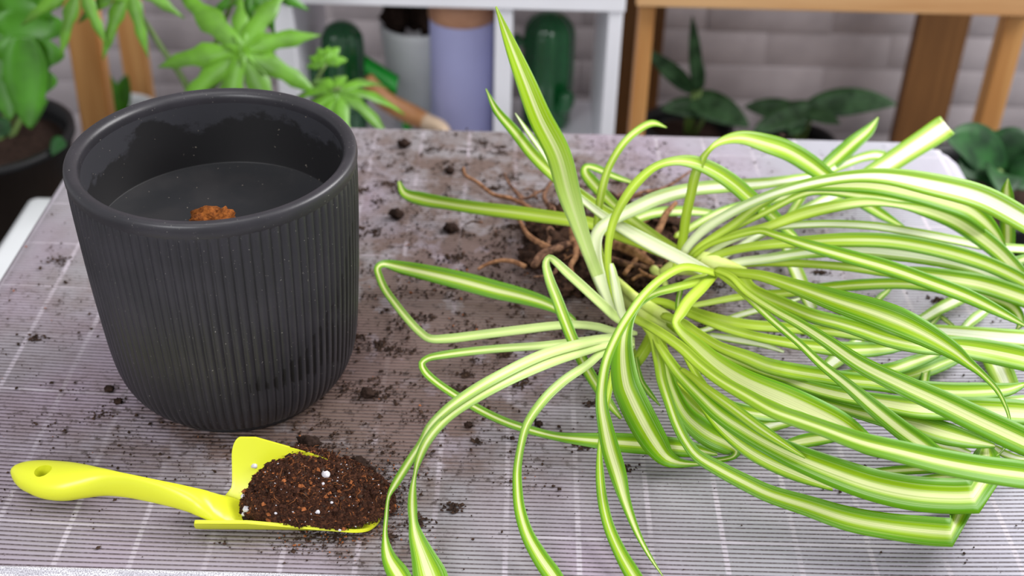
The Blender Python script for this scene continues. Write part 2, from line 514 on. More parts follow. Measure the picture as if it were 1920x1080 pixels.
# woven hem along the front edge
m, nt, b = mat('woven_hem')
uvc = coords(nt, 'Object')
n1 = noise(nt, coords(nt, 'Object', (1400, 900, 1)), 1.0, 2)
n2 = noise(nt, coords(nt, 'Object', (30, 300, 1)), 1.0, 2)
nt.links.new(mixc(nt, smooth(nt, n1, 0.38, 0.62), S(140, 138, 146), mixc(nt, smooth(nt, n2, 0.45, 0.55), S(196, 194, 202), S(228, 226, 232))), b.inputs['Base Color'])
b.inputs['Roughness'].default_value = 0.9
hv = []; hf = []
hx_ = np.linspace(TX0 + 0.01, TX1 - 0.01, 60)
prof = [(MY0 + 0.0035, 0.0), (MY0 + 0.0012, 0.0010), (MY0 - 0.001, 0.0002), (MY0 - 0.004, -0.0008), (MY0 - 0.02, -0.001), (MY0 - 0.05, -0.0012), (TY0 - 0.002, -0.002), (TY0 - 0.010, -0.010), (TY0 - 0.011, -0.05)]
for x in hx_:
    for y, z in prof: hv.append((x, y - 0.8, z))
for i in range(len(hx_) - 1):
    for k in range(len(prof) - 1):
        a = i * len(prof) + k
        hf.append((a, a + len(prof), a + len(prof) + 1, a + 1))
pyobj('woven_hem', hv, hf, m, rm)['label'] = 'grey and white woven hem along the front edge'

# ------------------------------------------------------------------ ribbed flower pot
PX, PY, PH, PR = -0.2106, 0.7611, 0.1988, 0.100
m, nt, b = mat('charcoal_pot')
v = coords(nt, 'Object')
sp = nd(nt, 'ShaderNodeSeparateXYZ'); nt.links.new(v, sp.inputs[0])
n1 = noise(nt, v, 22, 4); n2 = noise(nt, v, 700, 2, 0.5)
col = mixc(nt, smooth(nt, n1, 0.35, 0.7), S(39, 38, 42), S(48, 46, 51))
spk = smooth(nt, n2, 0.715, 0.75)
col = mixc(nt, math_(nt, 'MULTIPLY', spk, 0.75), col, S(150, 145, 138))
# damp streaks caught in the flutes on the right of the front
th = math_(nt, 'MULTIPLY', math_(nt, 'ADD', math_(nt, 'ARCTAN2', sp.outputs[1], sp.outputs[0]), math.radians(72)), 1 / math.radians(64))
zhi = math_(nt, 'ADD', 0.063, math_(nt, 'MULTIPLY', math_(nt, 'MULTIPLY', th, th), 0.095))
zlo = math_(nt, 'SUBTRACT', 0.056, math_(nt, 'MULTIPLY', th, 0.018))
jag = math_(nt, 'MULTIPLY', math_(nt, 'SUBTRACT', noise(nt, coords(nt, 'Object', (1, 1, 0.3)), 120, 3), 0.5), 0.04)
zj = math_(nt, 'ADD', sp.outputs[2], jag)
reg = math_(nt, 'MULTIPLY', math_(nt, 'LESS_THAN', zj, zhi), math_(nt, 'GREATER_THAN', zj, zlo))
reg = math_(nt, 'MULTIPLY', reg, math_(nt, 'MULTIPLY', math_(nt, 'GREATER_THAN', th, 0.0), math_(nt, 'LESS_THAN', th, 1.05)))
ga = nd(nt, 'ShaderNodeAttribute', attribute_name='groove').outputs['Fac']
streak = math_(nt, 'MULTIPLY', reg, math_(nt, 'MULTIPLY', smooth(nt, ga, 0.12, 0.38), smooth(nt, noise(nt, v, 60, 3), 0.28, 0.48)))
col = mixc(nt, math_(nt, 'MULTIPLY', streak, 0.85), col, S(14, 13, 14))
nt.links.new(col, b.inputs['Base Color'])
b.inputs['Roughness'].default_value = 0.40
b.inputs['Specular IOR Level'].default_value = 0.5
bump(nt, b, noise(nt, v, 260, 3), 0.10, 0.0006)
M['pot'] = m
m, nt, b = mat('charcoal_glaze_inside')
v = coords(nt, 'Object')
sp = nd(nt, 'ShaderNodeSeparateXYZ'); nt.links.new(v, sp.inputs[0])
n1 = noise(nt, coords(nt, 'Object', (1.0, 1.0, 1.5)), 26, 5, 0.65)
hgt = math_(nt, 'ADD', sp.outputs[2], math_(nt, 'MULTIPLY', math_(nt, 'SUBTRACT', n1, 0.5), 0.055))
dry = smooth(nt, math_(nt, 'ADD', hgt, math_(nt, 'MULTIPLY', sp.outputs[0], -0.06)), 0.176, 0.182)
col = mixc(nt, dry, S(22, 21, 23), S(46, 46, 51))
flr = math_(nt, 'SUBTRACT', 1.0, smooth(nt, sp.outputs[2], 0.13995, 0.14005))
col = mixc(nt, flr, col, mixc(nt, smooth(nt, noise(nt, v, 30, 4), 0.4, 0.7), S(37, 39, 43), S(52, 51, 53)))  # floor coloured lighter than the wall for the light on its upward face
spk = smooth(nt, noise(nt, v, 330, 2, 0.5), 0.735, 0.76)
col = mixc(nt, math_(nt, 'MULTIPLY', spk, 0.7), col, S(150, 140, 128))
nt.links.new(col, b.inputs['Base Color'])
b.inputs['Roughness'].default_value = 0.55
M['potin'] = m

pot = thing('flower_pot', 'empty charcoal fluted ceramic flower pot with a smooth rim', 'flower pot', (PX, PY, 0))
NR = 92
NA = NR * 8
prof = [(0.0725, 0.0062), (0.0765, 0.0085), (0.081, 0.0125), (0.0850, 0.0185), (0.0885, 0.0270), (0.0910, 0.0370), (0.0927, 0.050), (0.0940, 0.065), (0.0953, 0.085), (0.0965, 0.105), (0.0976, 0.130), (0.0985, 0.155), (0.0990, 0.172), (0.0991, 0.1845), (0.0990, 0.1895)]
pr = catmull([(r, z, 0) for r, z in prof], per=3)
vv = []; ff = []; ga = []
for r, z, _ in pr:
    amp = 0.00115 * min(1, max(0, (z - 0.0065) / 0.008)) * min(1, max(0, (0.1895 - z) / 0.004))
    for k in range(NA):
        a = 2 * math.pi * k / NA
        h = abs(math.cos(a * NR / 2)) ** 0.8
        rr = r - amp * (1 - h) * 1.6 + amp * 0.3
        vv.append((rr * math.cos(a), rr * math.sin(a), z)); ga.append(1 - h)
for i in range(len(pr) - 1):
    for k in range(NA):
        j = (k + 1) % NA
        ff.append((i * NA + k, i * NA + j, (i + 1) * NA + j, (i + 1) * NA + k))
o = pyobj('fluted_body', vv, ff, M['pot'], pot)
at_ = o.data.attributes.new('groove', 'FLOAT', 'POINT'); at_.data.foreach_set('value', np.array(ga, dtype=np.float32))
rim = [(0.0991, 0.1880), (0.0996, 0.1900), (0.1000, 0.1925), (0.1000, 0.1950), (0.0993, 0.1975), (0.0975, 0.1988), (0.0950, 0.1988), (0.0925, 0.1980), (0.0905, 0.1960), (0.0898, 0.1930), (0.0896, 0.190)]
obj('rim', lathe(catmull([(r, z, 0) for r, z in rim], per=3) and [(p[0], p[1]) for p in catmull([(r, z, 0) for r, z in rim], per=3)], 160), M['pot'], pot)
inner = [(0.0896, 0.1902), (0.0892, 0.180), (0.0886, 0.165), (0.0880, 0.150), (0.0876, 0.1410), (0.0875, 0.1401), (0.0873, 0.140), (0.06, 0.140), (0.03, 0.140), (0.0, 0.140)]
obj('inside', lathe(inner, 128), M['potin'], pot)
obj('foot', lathe([(0.0, 0.0), (0.0690, 0.0), (0.0712, 0.0012), (0.0720, 0.0035), (0.0720, 0.0066), (0.06, 0.0066)], 128), M['pot'], pot)

# brown lump of coir left on the inside
def lump(r, seed, sub=3, sq=(1, 1, 0.7), rough=0.45, fr=2.2):
    bm = bmesh.new()
    bmesh.ops.create_icosphere(bm, subdivisions=sub, radius=1.0)
    for v in bm.verts:
        d = v.co.normalized()
        k = 1 + rough * mnoise.noise(d * fr + Vector((seed * 7.3, seed * 1.7, 0))) + rough * 0.6 * mnoise.noise(d * fr * 3.1 + Vector((0, seed * 3.3, 9))) + rough * 0.35 * mnoise.noise(d * fr * 7 + Vector((seed, 2, 0)))
        v.co = Vector((d.x * sq[0], d.y * sq[1], d.z * sq[2])) * (k * r)
    return bm
def rest(bm, x, y, z=0.0, sink=0.0):
    lo = min(v.co.z for v in bm.verts)
    return (x, y, z - lo - sink)
M['coir'] = plain('orange_brown_coir', S(150, 88, 40), 0.95, 0.3, 300, 0.5, 0.1, col2=S(92, 50, 24))
p = at(405, 437, 0.146)
bm = lump(0.0125, 5, 4, (1.35, 1.0, 0.85), 0.5)
l = rest(bm, p.x, p.y, 0.1402)
o = obj('soil_lump', bm, M['coir']); o.location = l
tag(o, 'orange brown lump of coir lying inside the charcoal pot', 'soil lump')

# ------------------------------------------------------------------ lime trowel
m, nt, b = mat('lime_plastic')
v = coords(nt, 'Object')
n1 = noise(nt, v, 900, 2, 0.5)
nt.links.new(mixc(nt, math_(nt, 'MULTIPLY', smooth(nt, n1, 0.76, 0.79), 0.6), S(226, 231, 48), S(90, 80, 30)), b.inputs['Base Color'])
b.inputs['Roughness'].default_value = 0.34
b.inputs['Subsurface Weight'].default_value = 0.08
b.inputs['Subsurface Radius'].default_value = (0.004, 0.004, 0.001)
M['lime'] = m
T0 = Vector((-0.2075, 0.5855, 0))
tu = Vector((0.9995, 0.030, 0)).normalized(); tv = Vector((-tu.y, tu.x, 0))
tr = thing('trowel', 'lime yellow plastic hand trowel lying in front of the charcoal pot', 'trowel', T0)
SCW = 0.053
def scoop_z(v, u):
    s = v / SCW
    near = 0.0125 * max(0, 1 - s / 0.13) ** 1.3
    far = 0.040 * max(0, (s - 0.45) / 0.55) ** 1.9
    k = 1 - 0.80 * max(0, min(1, (u - 0.036) / 0.085)) ** 1.0
    return 0.0028 + (near + far) * k
NU, NV = 40, 40
bm = bmesh.new()
grid = []
for i in range(NU + 1):
    row = []
    for k in range(NV + 1):
        s = 0.5 - 0.5 * math.cos(math.pi * k / NV)
        vv_ = s * SCW
        e = 2 * s - 1
        u0 = 0.0 if s < 0.10 else 0.011 * min(1, (s - 0.10) / 0.12) ** 0.5 + 0.0085 * min(1, max(0, (s - 0.55) / 0.15))
        if s > 0.90: u0 += 0.006 * (1 - math.sqrt(max(0, 1 - ((s - 0.90) / 0.10) ** 2)))
        if s < 0.06: u0 += 0.0018 * (1 - math.sqrt(max(0, 1 - ((0.06 - s) / 0.06) ** 2)))
        u1 = 0.070 + 0.054 * max(0, 1 - abs(e) ** 2.6) ** 0.5
        if e < 0: u1 = 0.098 + 0.026 * max(0, 1 - abs(e) ** 2.6) ** 0.5
        u = u0 + (u1 - u0) * i / NU
        z = scoop_z(vv_, u)
        row.append(bm.verts.new(tu * u + tv * (vv_ + 0.10 * 0) + Vector((0, 0, z))))
    grid.append(row)
for i in range(NU):
    for k in range(NV):
        bm.faces.new((grid[i][k], grid[i + 1][k], grid[i + 1][k + 1], grid[i][k + 1]))
o = obj('scoop', bm, M['lime'], tr)
md = o.modifiers.new('thickness', 'SOLIDIFY'); md.thickness = 0.0024; md.offset = 0
md = o.modifiers.new('edge', 'BEVEL'); md.width = 0.0009; md.segments = 2; md.limit_method = 'ANGLE'; md.angle_limit = math.radians(50)
# handle: lofted sections (px, py, centre height, half width px, half thickness m)
hs = [(21, 889, .0105, 2, .002), (28, 889, .0110, 14, .006), (45, 890, .0120, 24, .0085), (70, 894, .0130, 31, .0098), (100, 900, .0140, 35.5, .0105), (130, 903, .0155, 35, .0108), (160, 903, .0175, 30, .0105), (195, 904, .0200, 24, .0102),
      (235, 910, .0220, 21, .0100), (280, 919, .0228, 20.5, .0098), (330, 930, .0220, 21.5, .0092), (365, 939, .0200, 22.5, .0082), (380, 944, .0185, 24, .0074), (396, 950, .0150, 27.5, .0058), (418, 956, .0108, 28, .0046), (440, 961, .0078, 26, .0032), (464, 965, .0056, 18, .0020)]
ctrl = []
for px, py, z, w, t in hs:
    p = at(px, py, z)
    vis = w * pxm(p)
    ctrl.append((p.x, p.y, z, math.sqrt(max(vis * vis - (0.74 * t) ** 2, (0.3 * vis) ** 2)) / 0.67, t))
cp = catmull(ctrl, per=5)
bm = bmesh.new()
rings = []
nseg = 24
for i, c in enumerate(cp):
    a = cp[max(i - 1, 0)]; bb = cp[min(i + 1, len(cp) - 1)]
    t = Vector((bb - a)[:3]).normalized()
    # the section is turned so that its broad face looks up and towards the front
    N = Vector((0, 0.10, 1.0)).normalized()
    s = t.cross(N).normalized(); u = s.cross(t).normalized()
    rg = []
    for k in range(nseg):
        an = 2 * math.pi * k / nseg
        ca, sa = math.cos(an), math.sin(an)
        rg.append(bm.verts.new(Vector(c[:3]) + s * (c[3] * abs(ca) ** 0.85 * (1 if ca > 0 else -1)) + u * (c[4] * abs(sa) ** 0.85 * (1 if sa > 0 else -1)) - T0))
    rings.append(rg)
for a, bb in zip(rings[:-1], rings[1:]):
    for k in range(nseg):
        bm.faces.new((a[k], a[(k + 1) % nseg], bb[(k + 1) % nseg], bb[k]))
bm.faces.new(rings[0][::-1]); bm.faces.new(rings[-1])
h = obj('handle', bm, M['lime'], tr)
hp = at(81, 884, .023) - T0
cut = obj('cutter', tube([tuple(hp + Vector((0, 0.10, 1.0)) * 0.05) + (0.0058,), tuple(hp - Vector((0, 0.10, 1.0)) * 0.05) + (0.0058,)], 32))
for q in cut.data.polygons: q.use_smooth = True
cut.location = T0
md = h.modifiers.new('hole', 'BOOLEAN'); md.object = cut; md.operation = 'DIFFERENCE'; md.solver = 'EXACT'
bpy.context.view_layer.update()
dg = bpy.context.evaluated_depsgraph_get()
nm = bpy.data.meshes.new_from_object(h.evaluated_get(dg))
h.modifiers.clear(); h.data = nm
bpy.data.objects.remove(cut)
md = h.modifiers.new('normals', 'WEIGHTED_NORMAL') if False else None
for q in h.data.polygons: q.use_smooth = True
h.data.set_sharp_from_angle(angle=math.radians(40))

# ------------------------------------------------------------------ soil on the trowel
m, nt, b = mat('potting_soil')
v = coords(nt, 'Object')
n1 = noise(nt, v, 420, 4, 0.7); n2 = noise(nt, v, 230, 2, 0.5)
c = mixc(nt, smooth(nt, n1, 0.35, 0.68), S(44, 27, 20), S(96, 60, 42))
c = mixc(nt, smooth(nt, n2, 0.64, 0.70), c, S(138, 80, 46))
nt.links.new(c, b.inputs['Base Color'])
b.inputs['Roughness'].default_value = 0.95; b.inputs['Specular IOR Level'].default_value = 0.15
bump(nt, b, n1, 0.9, 0.0025)
M['soil'] = m
M['grain_brown'] = plain('soil_crumb', S(74, 46, 34), 0.95, 0.3, 500, 0, 0.1, col2=S(38, 24, 19))
M['grain_dark'] = plain('dark_soil_crumb', S(76, 58, 48), 0.95, 0.3, 300, 0, 0.1, col2=S(44, 34, 29))
M['grain_orange'] = plain('bark_chip', S(172, 104, 62), 0.9, 0.25, 400, 0, 0.1)
M['perlite'] = plain('white_perlite', S(226, 222, 228), 0.8, 0.15, 400, 0.4, 0.2)
M['fibre'] = plain('root_fibre', S(160, 100, 60), 0.9, 0.2, 200, 0, 0.1)

def heap_h(u, v):
    """height of the soil over the mat in trowel coordinates"""
    fl = scoop_z(min(max(v, 0), SCW), u)
    a = (u - 0.0785) / 0.0540; c_ = (v - 0.0282) / 0.0295
    r2 = abs(a) ** 2.4 + abs(c_) ** 2.4 + 0.16 * mnoise.noise(Vector((u * 70, v * 70, 1))) + 0.09 * mnoise.noise(Vector((u * 220, v * 220, 2)))
    r2 += max(0, (v - (0.010 + (u - 0.014) * 0.86)) / 0.008) ** 2 if u < 0.062 else 0
    if r2 >= 1: return None
    nz = mnoise.noise(Vector((u * 110, v * 110, 3))) * 0.0036 + mnoise.noise(Vector((u * 320, v * 320, 7))) * 0.0026
    k = max(0, 1 - r2)
    top = 0.0055 + (0.0265 + 0.006 * max(-1, min(1, c_))) * k ** 0.50 * (1 - 0.30 * max(-0.5, min(1, a))) + nz * min(1, k * 4)
    return max(top, fl + 0.0007 + 0.0006 * abs(nz) / 0.003)
rs = random.Random(11)
bm = bmesh.new()
NG = 110
gv = {}
for i in range(NG):
    for k in range(NG):
        u = 0.020 + 0.118 * i / (NG - 1); v = -0.006 + 0.072 * k / (NG - 1)
        hh = heap_h(u, v)
        if hh is not None: gv[i, k] = bm.verts.new(tu * u + tv * v + Vector((0, 0, hh)))
for i in range(NG - 1):
    for k in range(NG - 1):
        q = [(i, k), (i + 1, k), (i + 1, k + 1), (i, k + 1)]
        if all(x in gv for x in q): bm.faces.new([gv[x] for x in q])
hb = obj('soil_heap', bm, M['soil'])
hb.location = T0
tag(hb, 'heap of dark brown potting soil lying in the lime trowel scoop', 'soil', kind='stuff')

TET = np.array([(1, 1, 1), (-1, -1, 1), (-1, 1, -1), (1, -1, -1)], float) / 1.7
OCT = np.array([(1, 0, 0), (-1, 0, 0), (0, 1, 0), (0, -1, 0), (0, 0, 1), (0, 0, -1)], float)
OCF = [(0, 2, 4), (2, 1, 4), (1, 3, 4), (3, 0, 4), (2, 0, 5), (1, 2, 5), (3, 1, 5), (0, 3, 5)]
def crumbs(name, items, mats, parent=None, loc=(0, 0, 0), seed=1):
    """items: (x, y, z, size, material index); small irregular grains joined into one mesh"""
    rg = np.random.default_rng(seed)
    V_ = []; F_ = []; MI = []
    for x, y, z, s, mi in items:
        q = OCT * (rg.uniform(0.55, 1.25, (6, 1))) * s * rg.uniform(0.7, 1.3, (1, 3))
        th = rg.uniform(0, 6.28); ct, st = math.cos(th), math.sin(th)
        q = np.stack([q[:, 0] * ct - q[:, 1] * st, q[:, 0] * st + q[:, 1] * ct, q[:, 2] * 0.8], -1)
        b0 = len(V_)
        V_ += (q + np.array((x, y, z))).tolist()
        F_ += [(a + b0, c_ + b0, d + b0) for a, c_, d in OCF]
        MI += [mi] * 8
    me = bpy.data.meshes.new(name)
    me.from_pydata(V_, [], F_)
    o = link(name, me, mats, parent, smooth=False)
    me.polygons.foreach_set('material_index', MI)
    o.location = loc
    return o
items = []
while len(items) < 6500:
    u = rs.uniform(0.022, 0.135); v = rs.uniform(-0.006, 0.064)
    hh = heap_h(u, v)
    if hh is None: continue
    p = tu * u + tv * v
    t = rs.random()
    s = rs.uniform(0.0003, 0.0009) if t < 0.91 else rs.uniform(0.0010, 0.0022)
    r = rs.random()
    mi = 0 if r < 0.80 else (1 if r < 0.90 else (2 if r < 0.985 else 3))
    if mi == 3: s = min(s, 0.0008)
    items.append((p.x, p.y, hh + s * 0.3, s, mi))
# loose crumbs on the bare part of the scoop and around its edges
for _ in range(420):
    u = rs.gauss(0.036, 0.010); v = rs.uniform(0.004, SCW * 0.97)
    if u < 0.022: continue
    items.append((*(tu * u + tv * v)[:2], scoop_z(v, u) + 0.0014, rs.uniform(0.0002, 0.0006), 0))
o = crumbs('soil_crumbs', items, [M['grain_brown'], M['grain_dark'], M['grain_orange'], M['perlite']], hb, seed=4)
o['kind'] = 'stuff'
bm = bmesh.new()
for _ in range(150):
    u = rs.uniform(0.04, 0.128); v = rs.uniform(0.0, 0.058)
    hh = heap_h(u, v)
    if hh is None: continue
    p = tu * u + tv * v + Vector((0, 0, hh))
    an = rs.uniform(0, 6.28); ln = rs.uniform(0.003, 0.009)
    d = Vector((math.cos(an), math.sin(an), rs.uniform(-0.2, 0.5))) * ln
    e = Vector((rs.uniform(-1, 1), rs.uniform(-1, 1), rs.uniform(0, 1))) * ln * 0.25
    add_tube(bm, [tuple(p) + (0.00018,), tuple(p + d * 0.5 + e) + (0.00018,), tuple(p + d) + (0.0001,)], 4)
o = obj('root_fibres', bm, M['fibre'], hb); o['kind'] = 'stuff'

def trowel_uv(px, py, z):
    p = at(px, py, z) - T0
    return p.dot(tu), p.dot(tv)
for px, py, sz, lab in ((477, 875, 6.5, 'pale perlite granule with a dark speck on the yellow scoop flap'),
                        (612, 892, 8.0, 'largest white perlite granule high on the soil heap'),
                        (606, 908, 3.4, 'small white perlite granule just under the largest one'),
                        (462, 956, 7.0, 'grey white perlite granule beside the trowel neck'),
                        (456, 932, 5.0, 'round pale perlite granule above the trowel neck at the heap edge'),
                        (596, 961, 4.6, 'speckled perlite granule low in the middle of the soil heap'),
                        (517, 963, 3.2, 'bluish white perlite granule at the lower left of the soil heap'),
                        (457, 965, 4.5, 'white perlite chip below the grey granule by the trowel neck'),
                        (622, 943, 3.2, 'oval white perlite granule right of the heap centre'),
                        (637, 995, 3.0, 'white perlite granule at the near edge of the soil heap')):
    z = 0.02
    for _ in range(6):
        u, v = trowel_uv(px, py, z)
        hh = heap_h(u, v)
        if hh is None: hh = scoop_z(min(max(v, 0), SCW), u) + 0.0012
        z = 0.5 * z + 0.5 * hh
    p = at(px, py, z)
    r = sz * pxm(p)
    bm = lump(r, px * 0.13, 2, (1, 0.9, 0.8), 0.35)
    o = obj('perlite_granule', bm, M['perlite']); o.location = (p.x, p.y, z + r * 0.35)
    tag(o, lab, 'perlite', 'perlite granules on the trowel')
for px, py, sx, sz, lab in ((433, 972, 17, 7, 'long dark clod lying at the back left corner of the scoop'), (463, 972, 9, 8, 'round dark clod at the heap edge next to the long one')):
    p = at(px, py, 0.008)
    bm = lump(pxm(p), px, 3, (sx, sz * 1.1, sz), 0.25)
    o = obj('soil_clod', bm, M['soil_dark']); o.location = (p.x, p.y, 0.0085)
    tag(o, lab, 'soil clod', 'soil clods in the scoop')
p = at(477, 990, 0.0)

# ------------------------------------------------------------------ soil spilled on the mat
rg = np.random.default_rng(21)
items = []
NCD = 170000
cand = np.stack([rg.uniform(-0.44, 0.45, NCD), rg.uniform(0.562, 1.18, NCD)], -1)
dd = dirt(cand[:, 0], cand[:, 1])
clus = np.array([mnoise.noise(Vector((x * 38, y * 38, 0))) * 0.6 + mnoise.noise(Vector((x * 110, y * 110, 5))) * 0.5 for x, y in cand])
acc = rg.uniform(0, 1, NCD) < dd * np.clip(0.12 + clus * 1.7, 0.01, 1.3) * 0.62
for (x, y), k in zip(cand[acc], range(10 ** 6)):
    if math.hypot(x - PX, y - PY) < 0.073: continue
    s = 0.00030 + 0.0006 * rg.random() ** 2 + (0.0014 * rg.random() if rg.random() < 0.14 else 0)
    items.append((x, y, s * 0.5, s, 0 if rg.random() < 0.98 else 1))
# loose spill round the trowel
for cx_, cy_, sx_, sy_, n_ in ((735, 940, 14, 40, 500), (600, 1018, 45, 14, 300), (680, 885, 30, 14, 260), (580, 840, 40, 12, 220), (640, 1003, 60, 6, 260)):
    for _ in range(n_):
        q = at(rg.normal(cx_, sx_), rg.normal(cy_, sy_))
        s = 0.0003 + 0.0008 * rg.random() ** 2
        items.append((q.x, q.y, s * 0.5, s, 0 if rg.random() < 0.85 else 1))
# small clusters
for _ in range(95):
    while True:
        x, y = rg.uniform(-0.43, 0.40), rg.uniform(0.57, 1.17)
        if rg.uniform(0.08, 1.0) < dirt(x, y) and math.hypot(x - PX, y - PY) > 0.085: break
    n_ = rg.integers(10, 60); r_ = rg.uniform(0.002, 0.007)
    for _k in range(n_):
        s = rg.uniform(0.0006, 0.0017)
        items.append((x + rg.normal(0, r_), y + rg.normal(0, r_ * 0.6), s * 0.5, s, 0))
o = crumbs('scattered_soil', items, [M['grain_dark'], M['grain_orange']], seed=8)
tag(o, 'dark soil crumbs scattered over the grey ribbed mat', 'soil', kind='stuff')
for px, py, r, lab in ((579, 834, 19, 'crumbly dark clod between the pot foot and the soil heap'),
                       (672, 874, 18, 'brown clod standing on the far side of the soil heap'),
                       (682, 892, 21, 'wide dark clod touching the far right of the soil heap'),
                       (205, 730, 9, 'small black clod left of the lower pot wall'),
                       (222, 752, 8, 'small black clod close against the pot on its left, nearer the trowel'),
                       (878, 797, 8, 'small clod alone between the pot and the long thin leaves'),
                       (845, 430, 13, 'blurred dark clod behind the long leaf that points left'),
                       (745, 405, 13, 'blurred dark clod just below the tip of the left pointing leaf'),
                       (757, 272, 12, 'far blurred dark clod near the back edge of the mat'),
                       (843, 320, 9, 'blurred dark clod midway between the pot rim and the upright leaf'),
                       (1010, 795, 8, 'dark clod beside the bend of a low leaf in front of the crown'),
                       (690, 740, 14, 'flat brown clod beside the lower right pot wall'),
                       (1465, 255, 7, 'far small dark clod under the arching leaf'),
                       (640, 876, 14, 'low brown clod against the back of the soil heap')):
    p = at(px, py, 0.002)
    r_ = r * pxm(p)
    bm = lump(r_, px * 0.37, 3, (1.0, 0.85, 0.62), 0.5, 2.6)
    l = rest(bm, p.x, p.y, 0.0, r_ * 0.1)
    o = obj('soil_clod', bm, M['soil_dark']); o.location = l
    tag(o, lab, 'soil clod', 'soil clods on the mat')

# ------------------------------------------------------------------ spider plant
plant = thing('spider_plant', 'bare rooted spider plant with long striped leaves lying on the mat', 'plant', (at(1180, 560).x, at(1180, 560).y, 0))
PB = plant.location.copy()
ZCM = 0.01
def leaf(pts, kind='s', stripe=0.26, margin=0.60, pale=0.30, fold=None, up=0.55, vee=0.09, t0=0.0, t1=1.0):
    """pts: (pixel x, pixel y, height in cm, apparent width in pixels) from the base to the tip"""
    ctl = []
    for px, py, z, w in pts:
        p = at(px, py, z * ZCM)
        ctl.append((p.x, p.y, p.z, w * pxm(p)))
    brk = []
    if fold is None: cp = catmull(ctl, step=0.0045)
    else:                         # a sharp crease: the two runs are smooth by themselves and meet in one straight edge
        c1 = catmull(ctl[:fold + 1], step=0.0045); c2 = catmull(ctl[fold + 1:], step=0.0045)
        brk = [len(c1)]; cp = c1 + c2
    out = []
    n = len(cp)
    for i, c in enumerate(cp):
        P = Vector(c[:3]); view = (CAM - P).normalized()
        N = (view + Vector((0, 0, 1)) * up).normalized()
        i0, i1 = max(i - 1, 0), min(i + 1, n - 1)
        if i in brk: i0 = i
        if i + 1 in brk: i1 = i
        a = cp[i0]; b_ = cp[i1]
        t = Vector((b_ - a)[:3])
        if t.length < 1e-9: t = Vector((1, 0, 0))
        t.normalize()
        s = t.cross(N)
        s = s.normalized() if s.length > 1e-5 else Vector((1, 0, 0))
        # apparent width across the leaf as seen along the sight line
        tp = (t - view * t.dot(view)); tp = tp.normalized() if tp.length > 1e-4 else s
        q = view.cross(tp)
        app = abs(s.dot(q))
        out.append((P.x - PB.x, P.y - PB.y, P.z - PB.z, max(c[3], 0.0004) / max(app, 0.6)))
    nf = lambda P, s: ((CAM - PB - P).normalized() + Vector((0, 0, 1)) * up).normalized()
    out[0] = out[0][:3] + (out[0][3] * 0.5,)
    return ribbon('leaf', out, M[{'w': 'spider_white', 's': 'spider', 'l': 'spider_light'}[kind]], plant, nf, vee, 6, 0.00045, 0.0012 - PB.z, t0, t1, 0.0, (stripe, margin * 0.92, max(pale * (1.6 if kind == 's' else 1.2), 0.01), 1.0), brk)

